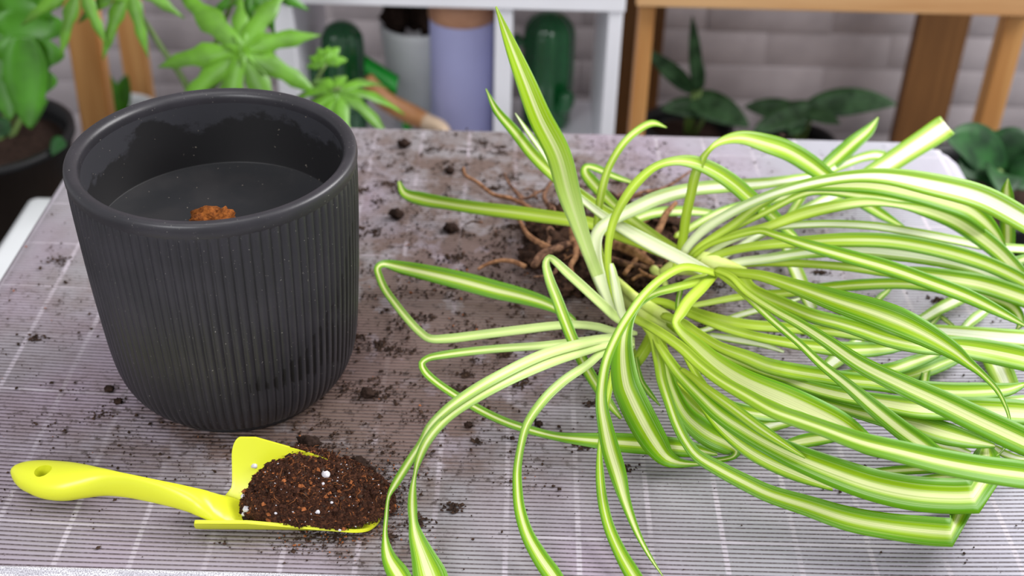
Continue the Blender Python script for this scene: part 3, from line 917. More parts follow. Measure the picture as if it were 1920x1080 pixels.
A0 = (1205, 590, 3.6, 16)
B0 = (1335, 500, 5.0, 16)
LEAVES = [
 # upright and left-pointing leaves
 ([(1175, 612, 3.6, 18), (1158, 590, 4.2, 22), (1131, 540, 5.5, 24), (1106, 480, 8, 24), (1085, 420, 10.5, 32), (1066, 360, 13, 44), (1047, 290, 16, 47), (1012, 220, 19, 44), (984, 150, 21.5, 36), (952, 70, 24, 20), (930, 12, 26, 3)], 'l', .14, .95, .40),
 ([(1335, 515, 5.2, 18), (1290, 492, 5.8, 24), (1230, 462, 6.6, 26), (1180, 435, 7.5, 24), (1140, 411, 8.4, 17), (1100, 381, 9.5, 14), (1060, 345, 10.8, 13), (1015, 282, 13, 10), (985, 240, 14.2, 8), (966, 212, 15, 2)], 'w', .5, .8, .5),
 ([(1290, 500, 4.0, 14), (1220, 452, 5.0, 18), (1170, 418, 6, 20), (1130, 395, 7, 22), (1085, 365, 8.4, 24), (1040, 330, 10, 22), (1000, 291, 12, 22), (965, 247, 14, 20), (930, 205, 16, 14), (911, 166, 17.5, 2)], 's', .22, .55, .42),
 ([(1280, 490, 3.6, 16), (1200, 457, 4.2, 18), (1150, 438, 4.6, 20), (1110, 420, 4.9, 22), (1070, 413, 5, 24), (1020, 406, 4.8, 25), (960, 398, 4.4, 25), (900, 391, 3.8, 24), (840, 382, 3.2, 23), (790, 373, 2.8, 25), (757, 361, 2.8, 17), (748, 340, 3.4, 6)], 's', .2, .55, .45),
 ([(1165, 600, 4, 14), (1140, 530, 5, 17), (1122, 470, 6.2, 17), (1119, 425, 7.4, 13), (1123, 390, 8.6, 14), (1129, 355, 9.8, 16), (1141, 315, 11, 14), (1165, 274, 12.2, 14), (1195, 245, 12.6, 14), (1225, 231, 12.2, 12), (1250, 239, 11.2, 2)], 's', .2, .62, .5),
 ([(1172, 605, 4.2, 16), (1150, 545, 6, 14), (1140, 500, 7.6, 13), (1142, 450, 9.2, 14), (1152, 410, 10.4, 16), (1170, 375, 11.6, 17), (1196, 340, 12.6, 18), (1230, 312, 13.2, 15), (1265, 302, 13.2, 17), (1302, 305, 12.6, 25), (1340, 321, 11.6, 29), (1376, 345, 10.4, 31), (1408, 373, 9, 30), (1440, 398, 7.4, 26), (1475, 430, 5, 20), (1500, 450, 3, 4)], 's', .16, .58, .36),
 ([(1160, 602, 3.8, 16), (1137, 550, 5.4, 22), (1121, 510, 6.6, 25), (1115, 470, 7.6, 25), (1122, 434, 8.4, 23), (1145, 414, 8.8, 22), (1185, 394, 9.2, 25), (1235, 371, 9.4, 27), (1300, 355, 9.2, 25), (1362, 349, 8.6, 25), (1430, 344, 7.8, 21), (1490, 336, 7, 17), (1540, 326, 6.2, 14), (1575, 311, 5.6, 17), (1615, 296, 5.2, 17), (1645, 291, 4.6, 19), (1661, 293, 4.4, 18)], 'w', .34, .62, .3),
 ([(1264, 512, 3.8, 12), (1275, 472, 5, 16), (1281, 445, 6.2, 17), (1287, 402, 8.2, 18), (1296, 362, 10, 18), (1303, 330, 11.4, 19), (1316, 300, 12.6, 15), (1330, 281, 13.4, 10), (1347, 268, 13.6, 13), (1390, 259, 13, 25), (1440, 271, 11.8, 35), (1482, 286, 10.4, 37), (1520, 309, 9, 36), (1555, 335, 7.4, 30), (1600, 368, 5.6, 24), (1650, 400, 3.8, 20), (1695, 426, 2.2, 6)], 's', .18, .56, .3),
 # far right leaves that show over the back corner
 ([(1340, 492, 4.6, 10), (1440, 430, 4.6, 14), (1510, 393, 4.6, 18), (1575, 362, 4.8, 24), (1622, 334, 5.4, 32), (1660, 311, 6.0, 38), (1700, 285, 6.8, 40), (1740, 259, 7.6, 43), (1768, 240, 8.2, 44), (1776, 235, 8.4, 42)], 'w', .42, .72, .2),
 ([(1345, 488, 4.4, 10), (1430, 440, 4.4, 12), (1476, 410, 4.4, 14), (1490, 390, 4.6, 16), (1515, 350, 5, 20), (1545, 318, 5.6, 27), (1572, 294, 6.2, 31), (1602, 267, 7, 28), (1630, 243, 7.6, 20), (1647, 220, 8.2, 2)], 's', .2, .5, .3),
 ([(1272, 496, 4.6, 14), (1288, 464, 6.2, 15), (1322, 429, 8, 18), (1380, 394, 10, 18), (1450, 364, 11.8, 19), (1520, 344, 12.8, 21), (1600, 331, 13.4, 23), (1660, 331, 13.4, 30), (1740, 345, 12.8, 42), (1840, 371, 11.6, 46), (1920, 413, 10.2, 44), (1990, 456, 8.6, 36), (2050, 505, 6.8, 20)], 'w', .36, .55, .2),
 ([(1284, 494, 4.6, 12), (1304, 470, 5.6, 14), (1336, 446, 6.4, 14), (1374, 422, 7.4, 16), (1425, 383, 9.2, 18), (1465, 359, 10.2, 19), (1502, 350, 10.8, 20), (1565, 347, 11.2, 25), (1640, 349, 11.2, 31), (1715, 363, 10.6, 35), (1765, 376, 10, 38), (1815, 393, 9.2, 38), (1845, 415, 8.2, 32), (1868, 440, 7, 20), (1886, 466, 6, 4)], 's', .3, .5, .2),
 ([(1284, 488, 4.4, 12), (1350, 442, 6.2, 12), (1432, 400, 7.8, 12), (1522, 360, 9.2, 14), (1615, 367, 9.2, 20), (1690, 379, 8.6, 24), (1760, 399, 7.6, 24), (1820, 432, 6, 16), (1850, 460, 5, 4)], 's', .3, .55, .25),
 ([(1288, 490, 4.8, 14), (1310, 466, 5.6, 14), (1345, 450, 6.2, 14), (1395, 436, 7, 15), (1440, 425, 7.8, 17), (1500, 403, 8.6, 22), (1560, 388, 9, 22), (1625, 379, 9.0, 18), (1683, 384, 8.6, 13), (1735, 394, 8.2, 26), (1790, 414, 7.8, 33), (1830, 439, 7.2, 34), (1870, 470, 6.4, 32), (1900, 500, 5.6, 29), (1940, 545, 4.4, 24), (1980, 590, 3, 8)], 's', .34, .6, .3),
 ([(1306, 492, 4.6, 10), (1345, 464, 5.4, 12), (1390, 443, 6, 12), (1440, 428, 6.4, 13), (1490, 422, 6.8, 14), (1565, 420, 7, 15), (1640, 424, 6.8, 16), (1715, 436, 6.2, 17), (1790, 450, 5.6, 17), (1852, 462, 5, 17), (1920, 467, 4.4, 16), (1990, 472, 3.6, 10)], 'w', .5, .74, .2),
 ([(1308, 496, 5, 14), (1345, 478, 5.8, 15), (1390, 466, 6.6, 16), (1440, 459, 7.2, 18), (1515, 453, 7.8, 22), (1590, 450, 8, 27), (1665, 452, 7.8, 28), (1740, 464, 7.2, 29), (1815, 483, 6.4, 30), (1865, 501, 5.8, 28), (1920, 528, 5, 26), (1980, 570, 3.8, 14)], 's', .2, .62, .25),
 ([(1318, 508, 4.8, 14), (1390, 491, 5.6, 16), (1440, 485, 6.2, 18), (1490, 477, 6.6, 20), (1552, 470, 6.8, 26), (1615, 468, 6.8, 31), (1665, 472, 6.6, 32), (1727, 480, 6.2, 31), (1790, 492, 5.8, 29), (1840, 507, 5.2, 27), (1880, 526, 4.6, 25), (1930, 560, 3.6, 14)], 'w', .36, .6, .2),
 ([(1296, 484, 5.2, 10), (1328, 460, 6.6, 10), (1374, 444, 7.8, 11), (1425, 433, 8.8, 12), (1452, 440, 9.2, 14), (1515, 460, 9.4, 21), (1590, 481, 9.2, 26), (1665, 502, 8.8, 28), (1740, 528, 8.2, 28), (1815, 556, 7.4, 27), (1865, 580, 6.8, 21), (1905, 601, 6.2, 12), (1935, 618, 5.8, 2)], 's', .24, .52, .2),
 ([(1322, 508, 4.6, 14), (1390, 495, 5, 14), (1440, 492, 5.4, 15), (1515, 495, 5.6, 15), (1590, 501, 5.6, 16), (1652, 509, 5.6, 18), (1720, 514, 5.6, 28), (1790, 524, 5.4, 34), (1840, 533, 5, 36), (1890, 548, 4.6, 37), (1950, 570, 4, 34), (2020, 600, 3, 14)], 's', .3, .58, .3),
 ([(1290, 575, 3.0, 10), (1400, 555, 2.6, 14), (1480, 549, 2.8, 17), (1547, 540, 3, 20), (1615, 534, 3.2, 21), (1690, 532, 3.2, 21), (1750, 538, 3, 20), (1800, 555, 2.4, 12)], 's', .18, .66, .3),
 ([(1338, 506, 5.4, 14), (1372, 511, 6.2, 16), (1425, 517, 7.8, 20), (1490, 537, 9.4, 28), (1565, 563, 10.8, 42), (1640, 587, 11.4, 53), (1690, 606, 11.4, 54), (1740, 630, 10.8, 45), (1790, 660, 9.8, 31), (1815, 680, 9.2, 20), (1842, 702, 8.6, 13), (1870, 732, 8.0, 10), (1887, 765, 7.6, 7), (1894, 795, 7.4, 5), (1890, 825, 7.4, 5), (1880, 845, 7.6, 4), (1868, 855, 7.8, 2)], 's', .15, .5, .2),
 ([(1345, 507, 5.2, 14), (1387, 518, 5.8, 20), (1412, 545, 6.4, 24), (1475, 573, 7, 25), (1525, 593, 7.2, 27), (1575, 606, 7.2, 28), (1615, 618, 7, 31), (1665, 635, 6.6, 32), (1727, 648, 6.2, 32), (1790, 650, 5.6, 38), (1850, 659, 5, 44), (1930, 676, 4.4, 44), (2000, 696, 3.4, 24)], 's', .2, .64, .2),
 ([(1400, 560, 3.4, 10), (1500, 588, 3.8, 12), (1600, 606, 4.2, 14), (1700, 616, 4.4, 18), (1760, 620, 4.6, 22), (1824, 626, 4.6, 26), (1880, 632, 4.4, 31), (1940, 637, 4, 31), (2010, 645, 3, 12)], 'w', .5, .72, .2),
 ([(1240, 570, 3.2, 14), (1280, 577, 3.4, 16), (1307, 587, 3.6, 18), (1350, 600, 3.8, 20), (1400, 609, 3.8, 20), (1450, 613, 3.6, 20), (1500, 617, 3.4, 20), (1565, 622, 3.2, 20), (1615, 630, 2.8, 18), (1680, 642, 2.2, 8)], 's', .18, .7, .5),
 ([(1215, 562, 3.4, 12), (1250, 568, 3.8, 14), (1287, 586, 4.2, 15), (1325, 602, 4.4, 16), (1375, 620, 4.4, 17), (1425, 633, 4.2, 18), (1475, 642, 4, 20), (1530, 650, 3.6, 26), (1590, 656, 3.2, 29), (1640, 655, 2.8, 27), (1685, 651, 2.4, 16), (1712, 645, 2.2, 4)], 's', .16, .6, .4),
 ([(1440, 712, 1.6, 10), (1577, 702, 2, 14), (1640, 697, 2.4, 22), (1677, 691, 2.6, 25), (1715, 678, 2.6, 24), (1745, 668, 2.4, 18), (1768, 661, 2.2, 4)], 's', .3, .6, .15),
 ([(1640, 712, .6, 12), (1700, 706, .8, 24), (1740, 693, .9, 27), (1777, 678, 1, 25), (1810, 668, 1, 10)], 's', .1, .4, .1),
 ([(1340, 505, 5.6, 10), (1370, 518, 6.6, 12), (1400, 547, 7.6, 15), (1450, 580, 8.8, 17), (1500, 608, 9.6, 20), (1550, 640, 10.2, 25), (1615, 684, 10.6, 32), (1690, 721, 10.6, 39), (1765, 755, 10, 46), (1840, 791, 9.2, 51), (1920, 828, 8.2, 52), (1990, 860, 7, 40), (2060, 895, 5.4, 10)], 's', .3, .42, .2),
 ([(1338, 508, 5.4, 8), (1365, 527, 6.4, 10), (1400, 556, 7.6, 12), (1450, 602, 8.8, 14), (1500, 645, 9.4, 14), (1540, 683, 9.6, 17), (1590, 723, 9.4, 23), (1640, 766, 8.8, 31), (1690, 806, 7.8, 36), (1727, 832, 6.8, 36), (1765, 858, 5.4, 24), (1790, 876, 4.2, 6)], 's', .28, .45, .2),
 # sweep of long leaves from the front crown to the right
 ([(1175, 588, 4.8, 12), (1190, 597, 5.8, 15), (1225, 616, 7.2, 18), (1275, 650, 8.6, 20), (1312, 684, 9.4, 21), (1350, 713, 10, 22), (1400, 742, 10.4, 26), (1450, 770, 10.6, 29), (1500, 788, 10.6, 31), (1540, 802, 10.6, 31), (1615, 829, 10.4, 37), (1690, 848, 10, 42), (1765, 866, 9.4, 47), (1840, 880, 8.8, 50), (1920, 891, 8, 52), (1990, 900, 7, 40), (2060, 912, 5.6, 8)], 's', .22, .40, .3),
 ([(1340, 514, 5.2, 16), (1315, 540, 6.6, 21), (1290, 566, 7.4, 22), (1276, 588, 7.8, 21), (1267, 605, 7.8, 16), (1274, 618, 7.8, 18), (1300, 643, 8.2, 27), (1350, 686, 8.8, 36), (1400, 717, 9.2, 45), (1475, 750, 9.2, 53), (1525, 773, 8.8, 54), (1575, 799, 8, 52), (1622, 831, 6.6, 38), (1668, 858, 5, 8)], 's', .4, .74, .34),
 ([(1240, 590, 5, 14), (1275, 603, 5.8, 17), (1312, 628, 6.6, 18), (1350, 651, 7, 20), (1400, 670, 7.2, 26), (1440, 686, 7.2, 29), (1490, 697, 7, 31), (1540, 705, 6.8, 31), (1590, 713, 6.6, 31), (1640, 718, 6.4, 30), (1727, 730, 6, 32), (1790, 735, 5.6, 35), (1840, 734, 5.4, 33), (1890, 730, 5.2, 24), (1922, 720, 5.2, 8)], 's', .14, .6, .25),
 ([(1250, 600, 4.6, 12), (1300, 636, 5.4, 12), (1360, 668, 6, 13), (1420, 693, 6.4, 15), (1465, 708, 6.4, 17), (1515, 725, 6.4, 23), (1565, 738, 6.2, 27), (1615, 748, 6, 29), (1665, 757, 5.8, 34), (1715, 765, 5.6, 40), (1790, 767, 5.2, 45), (1850, 770, 5, 47), (1930, 775, 4.4, 46), (2000, 780, 3.6, 24)], 's', .36, .66, .2),
 ([(1250, 605, 4.2, 12), (1310, 650, 4.8, 12), (1380, 690, 5.4, 12), (1450, 725, 5.6, 14), (1515, 746, 5.4, 18), (1565, 761, 5.2, 20), (1615, 775, 5, 25), (1665, 786, 4.8, 34), (1715, 796, 4.6, 40), (1765, 811, 4.2, 44), (1815, 824, 3.6, 32), (1865, 836, 2.8, 8)], 's', .3, .54, .25),
 ([(1640, 745, 3.4, 8), (1730, 752, 3.8, 10), (1830, 757, 4, 13), (1880, 753, 4, 17), (1940, 748, 3.6, 17), (2000, 742, 3, 6)], 'w', .4, .7, .1),
 ([(1225, 612, 4.4, 12), (1232, 640, 5, 15), (1252, 672, 5.8, 19), (1275, 703, 6.4, 22), (1312, 741, 6.8, 27), (1350, 776, 6.8, 34), (1400, 809, 6.6, 39), (1440, 832, 6.4, 41), (1490, 856, 6, 47), (1565, 886, 5.2, 56), (1640, 911, 4.4, 61), (1715, 926, 3.8, 65), (1790, 931, 3.4, 66), (1826, 930, 3.3, 66), (1845, 900, 2.7, 54), (1848, 878, 2.5, 52), (1850, 856, 2.4, 48), (1850, 836, 2.0, 20)], 's', .2, .52, .15, 13),
 ([(1275, 690, 6.8, 8), (1300, 708, 7.4, 12), (1326, 730, 7.6, 17), (1375, 766, 7.6, 21), (1425, 803, 7.4, 21), (1475, 836, 6.8, 14), (1510, 858, 6.2, 4)], 's', .14, .8, .3),
 ([(1270, 715, 4.8, 10), (1312, 752, 5.4, 16), (1350, 800, 5.4, 21), (1400, 842, 5, 27), (1450, 870, 4.4, 29), (1500, 891, 3.8, 27), (1562, 915, 3, 12)], 's', .3, .8, .2),
 ([(1205, 605, 4.2, 13), (1222, 628, 4.8, 17), (1236, 682, 5.4, 20), (1241, 712, 5.6, 20), (1255, 756, 5.6, 19), (1270, 797, 5.2, 20), (1287, 829, 4.8, 21), (1307, 854, 4.4, 23), (1350, 880, 4, 28), (1400, 906, 3.6, 31), (1440, 925, 3.4, 33), (1515, 949, 3, 39), (1590, 973, 2.8, 46), (1665, 987, 2.6, 49), (1740, 996, 2.6, 54), (1783, 999, 2.6, 53), (1802, 953, 1.9, 44), (1804, 935, 1.7, 42), (1806, 915, 1.6, 38), (1806, 895, 1.4, 14)], 's', .2, .52, .15, 15),
 ([(1222, 618, 3.8, 12), (1240, 660, 4.2, 16), (1250, 693, 4.2, 19), (1261, 730, 4, 25), (1285, 778, 3.6, 35), (1312, 804, 3.2, 44), (1337, 820, 2.8, 46), (1362, 832, 2.2, 40), (1380, 846, 1.5, 22), (1375, 856, 1.1, 12), (1340, 864, .8, 10), (1310, 870, .6, 3)], 's', .18, .42, .2),
 ([(1238, 630, 3.6, 12), (1255, 682, 3.8, 15), (1270, 724, 3.4, 20), (1295, 757, 2.8, 24), (1320, 779, 2.2, 16), (1332, 786, 1.8, 4)], 's', .1, .7, .5),
 ([(1272, 640, 4.2, 10), (1295, 684, 4.6, 13), (1310, 710, 4.6, 16), (1330, 737, 4.4, 18), (1362, 759, 4, 22), (1400, 772, 3.4, 27), (1437, 778, 2.8, 27), (1470, 780, 2.2, 20), (1500, 784, 1.6, 4)], 's', .16, .56, .3),
 ([(1400, 818, .5, 8), (1425, 804, .7, 26), (1455, 795, .9, 25), (1485, 789, 1, 18), (1515, 784, 1, 4)], 'w', .3, .5, .05),
 ([(1450, 842, .5, 6), (1477, 833, .6, 16), (1512, 826, .7, 26), (1550, 821, .8, 22), (1585, 820, .8, 6)], 's', .36, .6, .05),
 # arching leaves of the back crown that fall to the front
 ([(1345, 514, 5.2, 12), (1318, 506, 7, 13), (1281, 502, 9, 15), (1240, 523, 10.4, 16), (1206, 555, 11, 17), (1182, 588, 11, 17), (1161, 622, 10.6, 17), (1137, 677, 9.6, 18), (1128, 730, 8.4, 20), (1128, 760, 7.6, 23), (1134, 795, 6.6, 28), (1144, 840, 5.2, 34), (1159, 890, 3.6, 32), (1172, 938, 2.4, 21), (1197, 1003, 1.2, 12), (1222, 1049, .7, 7), (1244, 1082, .5, 2)], 's', .34, .62, .3),
 ([(1335, 520, 5, 11), (1300, 531, 6.6, 15), (1260, 541, 7.8, 16), (1225, 551, 8.6, 16), (1198, 569, 9, 16), (1180, 598, 8.8, 20), (1169, 635, 8.2, 33), (1168, 680, 7.2, 45), (1174, 722, 6.2, 53), (1183, 745, 5.6, 55), (1206, 792, 4.2, 56), (1229, 831, 2.8, 50), (1251, 858, 1.6, 34), (1275, 868, 1, 18), (1305, 870, .7, 9), (1330, 871, .5, 3)], 's', .2, .45, .2),
 ([(1338, 512, 4.8, 8), (1295, 525, 6, 10), (1281, 533, 6.2, 10), (1274, 552, 6, 10), (1271, 575, 5.6, 10), (1272, 592, 5, 6)], 's', .2, .6, .4),
 # leaves that fold and fall to the left and the front
 ([(1185, 612, 4, 14), (1158, 597, 4.6, 17), (1128, 570, 6, 18), (1090, 535, 7.6, 18), (1060, 508, 8.8, 17), (1040, 489, 9.4, 14), (1030, 483, 9.4, 12), (1024, 492, 9.2, 14), (1029, 520, 8.6, 18), (1044, 560, 7.6, 21), (1059, 600, 6.6, 22), (1075, 640, 5.6, 22), (1094, 680, 4.6, 22), (1117, 720, 3.4, 21), (1142, 756, 2.4, 18), (1165, 785, 1.6, 6)], 'l', .18, .62, .40),
 ([(1195, 625, 3.4, 12), (1155, 622, 3.6, 14), (1120, 613, 3.6, 15), (1080, 609, 3.6, 15), (1040, 611, 3.5, 16), (980, 618, 3.4, 17), (900, 628, 3.2, 17), (840, 635, 3.2, 17), (806, 635, 3.2, 15), (788, 623, 3.2, 15), (764, 598, 3.2, 15), (740, 568, 3.2, 15), (722, 543, 3.2, 15), (711, 518, 3.2, 14), (708, 502, 3.2, 13), (720, 495, 3, 14), (750, 501, 2.6, 23), (806, 513, 2.4, 30), (870, 528, 2.2, 34), (930, 544, 2, 34), (980, 556, 1.8, 30), (1022, 569, 1.5, 24), (1050, 583, 1.2, 16), (1075, 600, .9, 10), (1085, 616, .6, 3)], 'l', .2, .50, .36),
 ([(1190, 636, 3.6, 12), (1150, 633, 4, 14), (1089, 640, 4.2, 15), (1017, 648, 4.2, 15), (921, 655, 4, 15), (836, 665, 3.8, 15), (802, 672, 3.6, 13), (791, 681, 3.4, 13), (797, 697, 3.2, 15), (816, 715, 2.8, 15), (849, 738, 2.4, 15), (897, 767, 2, 16), (945, 790, 1.8, 16), (993, 806, 1.6, 16), (1041, 818, 1.6, 16), (1092, 824, 1.8, 24), (1150, 829, 1.9, 34), (1200, 833, 1.8, 37), (1250, 837, 1.6, 37), (1300, 843, 1.2, 28), (1345, 852, .7, 6)], 'l', .22, .5, .26),
 ([(1190, 640, 4, 10), (1147, 636, 5, 13), (1089, 645, 7, 18), (1017, 666, 8.8, 20), (945, 700, 9.8, 20), (887, 733, 9.8, 20), (839, 767, 9.2, 18), (805, 801, 8.2, 15), (790, 830, 7.2, 14), (767, 866, 6, 16), (739, 911, 4.4, 14), (729, 930, 3.8, 7), (724, 971, 2.6, 8), (722, 1004, 1.9, 10), (728, 1042, 1.2, 26), (749, 1080, .8, 40), (775, 1120, .5, 20)], 'l', .26, .62, .50),
 ([(1190, 646, 4.2, 10), (1152, 644, 5, 12), (1099, 657, 6.6, 18), (1027, 681, 8.4, 20), (950, 715, 9.4, 20), (887, 749, 9.4, 20), (839, 783, 8.8, 18), (804, 822, 7.8, 18), (786, 858, 6.6, 15), (778, 890, 5.4, 7), (774, 917, 4.6, 13), (773, 949, 3.6, 18), (775, 978, 2.8, 17), (780, 1004, 2.2, 28), (793, 1042, 1.4, 45), (806, 1080, .8, 64), (818, 1120, .6, 60)], 'l', .26, .62, .50),
 ([(1190, 650, 4, 10), (1142, 654, 5, 14), (1099, 686, 6.2, 16), (1056, 715, 6.8, 18), (1017, 753, 6.8, 18), (988, 796, 6, 16), (976, 840, 5, 14), (970, 880, 4, 16), (970, 910, 3.4, 18), (974, 952, 2.6, 21), (988, 1000, 1.8, 25), (1012, 1044, 1.2, 31), (1037, 1080, .8, 34), (1060, 1115, .6, 26)], 'l', .24, .56, .42),
 ([(1180, 640, 3.8, 10), (1158, 672, 4.6, 12), (1145, 720, 4.8, 12), (1135, 775, 4.4, 10), (1125, 835, 3.6, 9), (1125, 891, 2.8, 16), (1130, 939, 2.1, 19), (1142, 988, 1.5, 21), (1163, 1036, 1, 25), (1188, 1080, .7, 30), (1210, 1115, .5, 26)], 's', .16, .62, .3),
 ([(1190, 655, 2.4, 8), (1196, 690, 2, 9), (1204, 717, 1.7, 11), (1218, 737, 1.4, 11), (1238, 761, 1, 2)], 's', .1, .3, .1),
 ([(1225, 620, 3, 20), (1215, 645, 2.8, 23), (1203, 665, 2.4, 23), (1190, 684, 1.8, 20), (1176, 704, 1.2, 8)], 's', .1, .9, .6),
 # short stubs at the front crown
 ([(1185, 615, 4, 16), (1167, 590, 5, 16), (1160, 565, 6, 18), (1153, 530, 7.2, 17), (1148, 505, 8, 13), (1146, 494, 8.2, 8)], 'w', .4, .9, .7),
 # pale leaves lying underneath on the mat
 ([(1470, 440, .8, 20), (1482, 482, .9, 24), (1497, 518, .9, 26), (1511, 553, .8, 25), (1523, 580, .7, 20)], 'w', .4, .72, .05),
 ([(1600, 622, .6, 10), (1717, 603, .9, 17), (1760, 580, 1.2, 22), (1800, 560, 1.5, 23), (1840, 541, 1.8, 16)], 'w', .4, .62, .05),
 ([(1630, 585, 1.4, 13), (1650, 558, 1.6, 14), (1665, 545, 1.7, 9), (1678, 531, 1.8, 1.5)], 's', .2, .55, .05),
 ([(1800, 625, .6, 14), (1818, 606, .7, 18), (1835, 592, .8, 20), (1856, 578, .9, 12)], 'w', .3, .5, .05),
 ([(1735, 618, .5, 9), (1750, 604, .6, 10), (1764, 590, .7, 7)], 's', .2, .5, .05),
 ([(1755, 588, .5, 8), (1770, 598, .5, 8), (1790, 614, .5, 7)], 's', .3, .8, .05),
 ([(1760, 546, 2.6, 12), (1835, 551, 3, 17), (1866, 560, 3.2, 23), (1893, 572, 3.2, 23), (1910, 590, 3, 18), (1914, 607, 2.6, 13), (1906, 618, 2.2, 5)], 's', .3, .6, .05),
 ([(1880, 500, 2, 22), (1888, 462, 3.2, 27), (1889, 425, 4.8, 27), (1888, 380, 6.8, 26), (1887, 356, 7.8, 21), (1890, 335, 8.8, 2)], 's', .26, .6, .1),
 ([(1800, 540, 2.2, 12), (1835, 520, 2.6, 19), (1870, 505, 2.8, 22), (1915, 488, 3, 20), (1970, 470, 3, 6)], 's', .3, .6, .05),
 ([(1850, 640, .6, 32), (1864, 672, .7, 43), (1878, 700, .7, 45), (1892, 732, .7, 40)], 'w', .34, .6, .05),
 ([(1742, 668, .7, 13), (1737, 692, .8, 16), (1733, 722, .8, 16)], 's', .3, .56, .05),
 ([(1618, 632, .7, 18), (1590, 658, .8, 26), (1560, 681, .8, 27), (1538, 699, .7, 12)], 'w', .42, .66, .05),
 ([(1740, 818, .6, 14), (1765, 832, .7, 24), (1790, 840, .7, 20), (1820, 850, .6, 8)], 'w', .3, .6, .05),
 ([(1860, 836, .6, 12), (1882, 850, .7, 15), (1905, 858, .7, 12), (1935, 862, .6, 4)], 'w', .4, .7, .05),
 ([(1600, 890, .7, 5), (1640, 885, .8, 13), (1700, 881, .9, 18), (1757, 877, 1, 18), (1820, 866, .9, 8)], 's', .3, .56, .05),
 ([(1690, 905, .5, 5), (1735, 898, .6, 13), (1780, 894, .7, 15), (1830, 894, .7, 8)], 's', .26, .6, .05),
 ([(1325, 628, .7, 9), (1375, 636, .9, 14), (1430, 646, .9, 12), (1470, 660, .7, 4)], 'w', .6, .9, .05),
 ([(1300, 624, .7, 9), (1330, 616, .8, 11), (1365, 599, 1, 12), (1400, 587, 1, 12), (1450, 574, .9, 11), (1500, 560, .7, 5)], 'w', .5, .86, .05),
 ([(1265, 445, 2.6, 12), (1350, 398, 2.8, 16), (1420, 381, 2.4, 18), (1480, 368, 2, 12), (1530, 360, 1.6, 4)], 's', .3, .8, .1),
 ([(1170, 420, 4.6, 16), (1230, 399, 4, 19), (1290, 396, 3.2, 18), (1350, 401, 2.4, 10)], 's', .3, .8, .1),
 ([(1320, 500, 3.4, 14), (1270, 470, 4.2, 16), (1210, 430, 5, 17), (1160, 392, 5.8, 18), (1118, 350, 6.6, 24), (1098, 325, 7, 20), (1100, 313, 6.8, 12), (1118, 316, 6.2, 14), (1150, 330, 5, 12), (1185, 342, 3.6, 6)], 's', .2, .62, .3),
]
for L in LEAVES:
    leaf(L[0], *(L[1:]))

# crowns: the sheathed leaf bases and the stalks that tie them to the roots
M['crown'] = plain('pale_leaf_base', S(192, 214, 84), 0.45, 0.12, 40, col2=S(220, 230, 140))
def ptube(name, pts, m, parent=plant, n=10, flat=1.0):
    cc = []
    for px, py, z, w in pts:
        p = at(px, py, z * ZCM)
        cc.append((p.x - PB.x, p.y - PB.y, p.z - PB.z, w * 0.5 * pxm(p)))
    return obj(name, tube(catmull(cc, per=5), n), m, parent)
ptube('crown', [(1240, 512, 2.4, 16), (1270, 500, 3.4, 34), (1310, 494, 4.4, 48), (1350, 498, 5.0, 36), (1400, 505, 5.2, 6)], M['crown'])
ptube('crown', [(1150, 535, 2.2, 20), (1180, 560, 2.8, 36), (1215, 590, 3.4, 50), (1245, 610, 3.6, 40), (1275, 625, 3.8, 12)], M['crown'])
ptube('stalk', [(1130, 505, 2.6, 20), (1165, 535, 3.6, 18), (1200, 565, 4.4, 20), (1245, 592, 4.6, 24), (1290, 622, 4.8, 14)], M['crown'])
ptube('stalk', [(1225, 505, 2, 18), (1242, 522, 2.2, 14), (1250, 540, 2.2, 10)], M['crown'])

# root ball
m, nt, b = mat('root_bark')
v = coords(nt, 'Object', (1, 1, 1))
n1 = noise(nt, v, 130, 4, 0.65)
c = mixc(nt, smooth(nt, n1, 0.34, 0.68), S(62, 42, 34), S(140, 104, 82))
nt.links.new(c, b.inputs['Base Color']); b.inputs['Roughness'].default_value = 0.9
b.inputs['Specular IOR Level'].default_value = 0.15
bump(nt, b, n1, 0.6, 0.002)
M['root'] = m
M['root_pale'] = plain('pale_root', S(168, 124, 90), 0.85, 0.2, 150, 0.3, 0.15, col2=S(112, 76, 54))
bm = bmesh.new()
rb = random.Random(5)
for px, py, z, r in ((1060, 465, 1.5, 50), (1110, 440, 1.8, 52), (1160, 470, 1.6, 56), (1210, 470, 1.4, 50), (1100, 500, 1.3, 50), (1060, 410, 1.2, 40), (1020, 480, 1.0, 34), (1240, 420, 1.0, 36), (1160, 400, 1.2, 46), (1180, 520, 1.2, 36), (1010, 430, .7, 30), (1000, 480, .6, 26), (1070, 530, .8, 34), (1130, 545, .8, 28), (1250, 460, .8, 32)):
    p = at(px, py, z * ZCM) - PB
    b2 = lump(r * pxm(p + PB), px, 4, (1, 1, 0.55), 0.5, 2.5)
    tmp = bpy.data.meshes.new('tmp'); shift(b2, p); b2.to_mesh(tmp); b2.free(); bm.from_mesh(tmp); bpy.data.meshes.remove(tmp)
for v_ in bm.verts: v_.co.z = max(v_.co.z, 0.0004)
o = obj('root_mass', bm, plain('rooty_soil', S(78, 56, 44), 0.95, 0.3, 200, 0.8, 0.1, col2=S(40, 29, 25)), plant)
o['kind'] = 'stuff'
